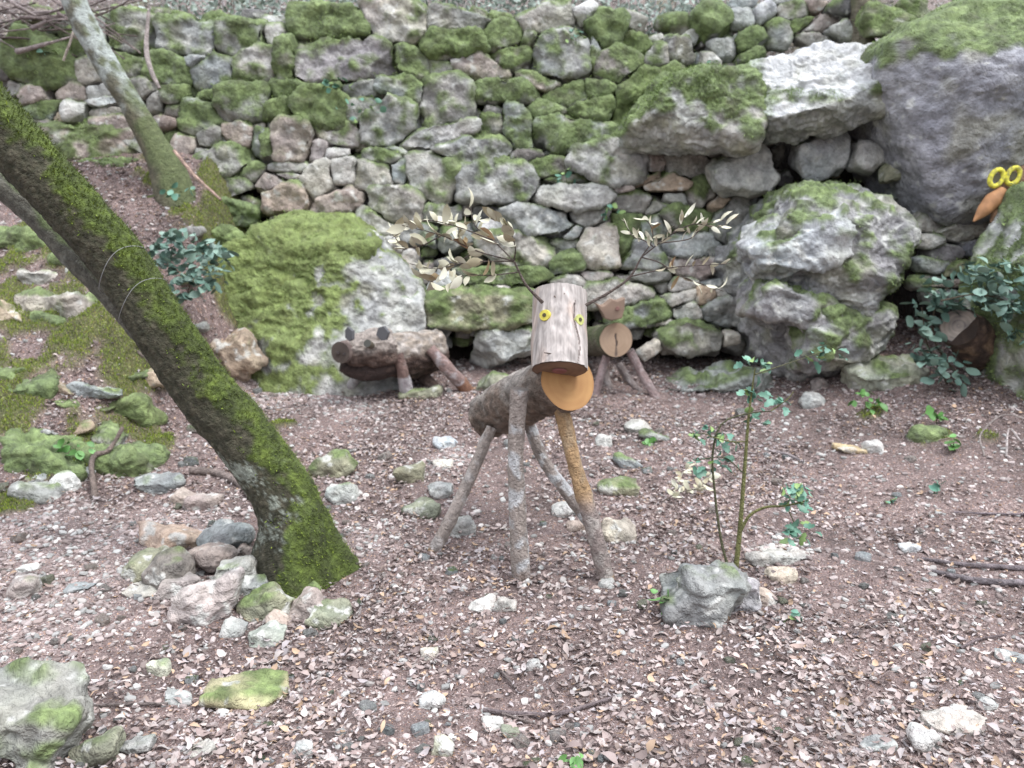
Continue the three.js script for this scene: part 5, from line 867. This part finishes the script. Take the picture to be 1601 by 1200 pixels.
{
  const O = G(1450, 620), st = (l, d) => l.map(q => at(q[0], q[1], d));
  plant('ivy', 'dark bluish green ivy spilling over the bank below the owl at right', 'ivy', O, [[1500, 452, 5.75, 70, 34], [1565, 445, 5.5, 50, 40], [1580, 488, 5.45, 40, 30], [1455, 480, 5.8, 42, 34], [1448, 545, 5.75, 28, 40], [1482, 575, 5.7, 30, 34], [1540, 420, 5.7, 40, 20], [1595, 520, 5.4, 20, 14]], 330, .08, ivyLeaf, ivyMats, 61,
    [[st([[1500, 590], [1460, 530], [1470, 460], [1540, 430]], 5.8), [.008, .006, .004]], [st([[1480, 600], [1450, 540], [1440, 480]], 5.78), [.007, .004]], [st([[1470, 470], [1530, 460], [1600, 480]], 5.6), [.006, .004]]]);
  plant('ivy', 'bluish green ivy clump behind the leaning trunk at left', 'ivy', G(290, 450), [[290, 390, 6.1, 50, 34], [320, 420, 6.0, 36, 36], [262, 400, 6.1, 30, 34], [300, 440, 5.95, 40, 24], [338, 395, 6.15, 24, 26]], 270, .07, ivyLeaf, ivyMats, 62, [[[[290, 470], [300, 420], [280, 370]].map(q => at(q[0], q[1], 6.1)), [.007, .004]]]);
  // sapling with its few leaf sprays
  const B = G(1148, 902), D = -B.z, P = (l, z = 0) => l.map((q, i) => at(q[0], q[1], D + z * i / (l.length - 1))), green = [.17, .17, .06], dk = [.10, .10, .05];
  const main = P([[1148, 906], [1156, 830], [1163, 740], [1171, 640], [1180, 575]], .1), arch = P([[1143, 904], [1128, 850], [1117, 770], [1114, 705], [1128, 662], [1160, 648], [1205, 642]], .06), br = P([[1157, 830], [1172, 805], [1195, 793], [1228, 790], [1262, 782]], -.05);
  plant('oak_sapling', 'slender sapling with a few bluish leaves growing behind the grey rock', 'sapling', B, [[1178, 572, D + .1, 22, 16], [1180, 610, D + .1, 20, 16], [1186, 652, D + .08, 16, 14], [1222, 628, D + .05, 20, 12], [1100, 675, D + .05, 34, 12], [1132, 690, D + .05, 26, 16], [1115, 722, D + .05, 40, 14], [1238, 775, D - .03, 32, 20], [1245, 830, D - .05, 26, 20], [1285, 552, D + .3, 34, 16], [1240, 760, D - .03, 20, 10]], 150, .052, hollyLeaf, sapMats, 63,
    [[main, [.013, .0115, .009, .006, .003], green], [arch, [.0075, .006, .005, .0025], dk], [br, [.008, .006, .003], green], [P([[1163, 740], [1130, 715], [1085, 720]], 0), [.003, .002], dk], [P([[1205, 642], [1232, 622], [1240, 612]], .02), [.003, .002], green], [P([[1180, 585], [1225, 570], [1290, 548]], .25), [.004, .003, .002], dk], [P([[1228, 790], [1240, 815], [1246, 838]], -.02), [.003, .002], green], [P([[1167, 690], [1140, 690], [1095, 676]], 0), [.003, .002], green]]);
  const sprig = (u, v, d, ru, rv, n, size, mats, seed, label, group) => { const b = at(u, v + rv, d); plant('seedling', label, 'plant', b, [[u, v, d, ru, rv]], n, size, ivyLeaf, mats, seed, [[[b, at(u, v, d)], [.004, .002], [.12, .15, .06]]], group); };
  const dG = (u, v) => -G(u, v).z;
  sprig(1035, 938, dG(1035, 955) - .02, 16, 16, 14, .045, freshMats, 70, 'small green seedling left of the grey sapling rock');
  sprig(1352, 628, dG(1352, 650), 24, 22, 22, .06, freshMats, 71, 'fresh green clump below the long weathered block');
  sprig(1463, 645, dG(1463, 665), 16, 18, 10, .06, freshMats, 72, 'small leafy shoot above the mossy hump at right');
  sprig(1490, 690, dG(1490, 705), 14, 12, 8, .07, freshMats, 73, 'pale green broad leaf shoot in the moss at right');
  sprig(1392, 780, dG(1392, 785), 12, 8, 7, .045, sapMats, 74, 'small bluish seedling on the bare earth right of the sapling');
  sprig(1460, 762, dG(1460, 772), 12, 12, 8, .05, sapMats, 75, 'small seedling on the bare earth, the farther of two at right');
  sprig(897, 1182, dG(897, 1196), 14, 18, 8, .045, freshMats, 76, 'bright seedling at the bottom edge of the litter');
  sprig(1240, 962, dG(1240, 972), 14, 10, 7, .035, sapMats, 77, 'tiny green seedling right of the sapling rock');
  sprig(1012, 688, dG(1012, 694), 16, 8, 9, .05, freshMats, 78, 'green sprig beside the long dark stone on the slope');
  sprig(118, 700, dG(110, 715) - .05, 26, 14, 16, .05, freshMats, 79, 'green leaves growing between mossy rocks of the left bank');
  const W = (u, v) => -onWall(u, v).z - .12;
  [[885, 272, 22, 14, 'small bluish fern like plant on the wall above the flat capstone'], [958, 332, 14, 18, 'little green plant in a joint of the wall right of centre'], [565, 168, 40, 22, 'ivy sprig between mossy stones in the upper wall'], [1105, 110, 26, 16, 'green sprig beside the broad pale boulder near the wall top'], [900, 55, 18, 14, 'green tuft on the wall top near a white stone'], [525, 132, 22, 10, 'small green sprig on the great mossy stone of the upper wall'], [60, 75, 24, 14, 'ivy sprig on the round mossy stone at upper left'], [275, 300, 40, 16, 'ivy at the foot of the lichened tree']].forEach((q, i) => sprig(q[0], q[1], i === 7 ? 6.7 : W(q[0], q[1]), q[2], q[3], 13, .06, sapMats, 80 + i, q[4]));
  // dry leafy twig dropped on the slope
  { const O2 = G(1065, 785), g = thing('dry_spray', O2, 'heap of pale dry leaves on a dropped twig left of the sapling', 'dry leaves'), pts = [[1035, 795], [1062, 780], [1095, 775]].map(q => G(...q).add(V(0, .04, 0))); part('twig', tube(pts, [.004, .002], { rad: 6, len: 10, color: () => [.12, .09, .07] }), M.bark, g, O2); twigLeaves(g, O2, 90, [pts, [[1050, 790], [1065, 755], [1080, 738]].map(q => G(...q).add(V(0, .05, 0))), [[1080, 790], [1100, 770], [1112, 750]].map(q => G(...q).add(V(0, .05, 0)))], 16, .06, dryLeaf, dryMats.slice(0, 4), 1.8); }
  // undergrowth on the slope above the wall
  const r = rnd(700);
  for (let i = 0; i < 22; i++) { const u = 300 + i * 38 + r() * 30, e = .16 + r() * .3, x = (u - 800) / F * (8.3 + e), p = hillPoint(x, 1 + e), g = thing('undergrowth_bush', p, 'hazy grey green bush above the wall, ' + ['first', 'second', 'third', 'fourth', 'fifth', 'sixth', 'seventh', 'eighth', 'ninth', 'tenth', 'eleventh', 'twelfth', 'thirteenth', 'fourteenth', 'fifteenth', 'sixteenth', 'seventeenth', 'eighteenth', 'nineteenth', 'twentieth', 'twenty-first', 'twenty-second'][i] + ' from the left', 'bush', 'bushes above the wall'), list = []; part('stem', tube([p, p.clone().add(V(.05, .5, 0))], [.012, .005], { rad: 6, len: 6, color: () => [.2, .17, .14] }), M.bark, g, p); for (let k = 0; k < 260; k++) { const q = V((r() - .5) * 1.0, -.05 + r() * .65, (r() - .5) * .6), b = .7 + .7 * r(); list.push([mat4(q, eul(r() * 6, r() * 6, r() * 6), V(1, 1, 1).multiplyScalar(.035 + .04 * r())), [.27 * b, .32 * b, .28 * b]]); } instances('foliage', crownLeaf, M.leaf, list, g); }
}
renderer.render(scene, camera);
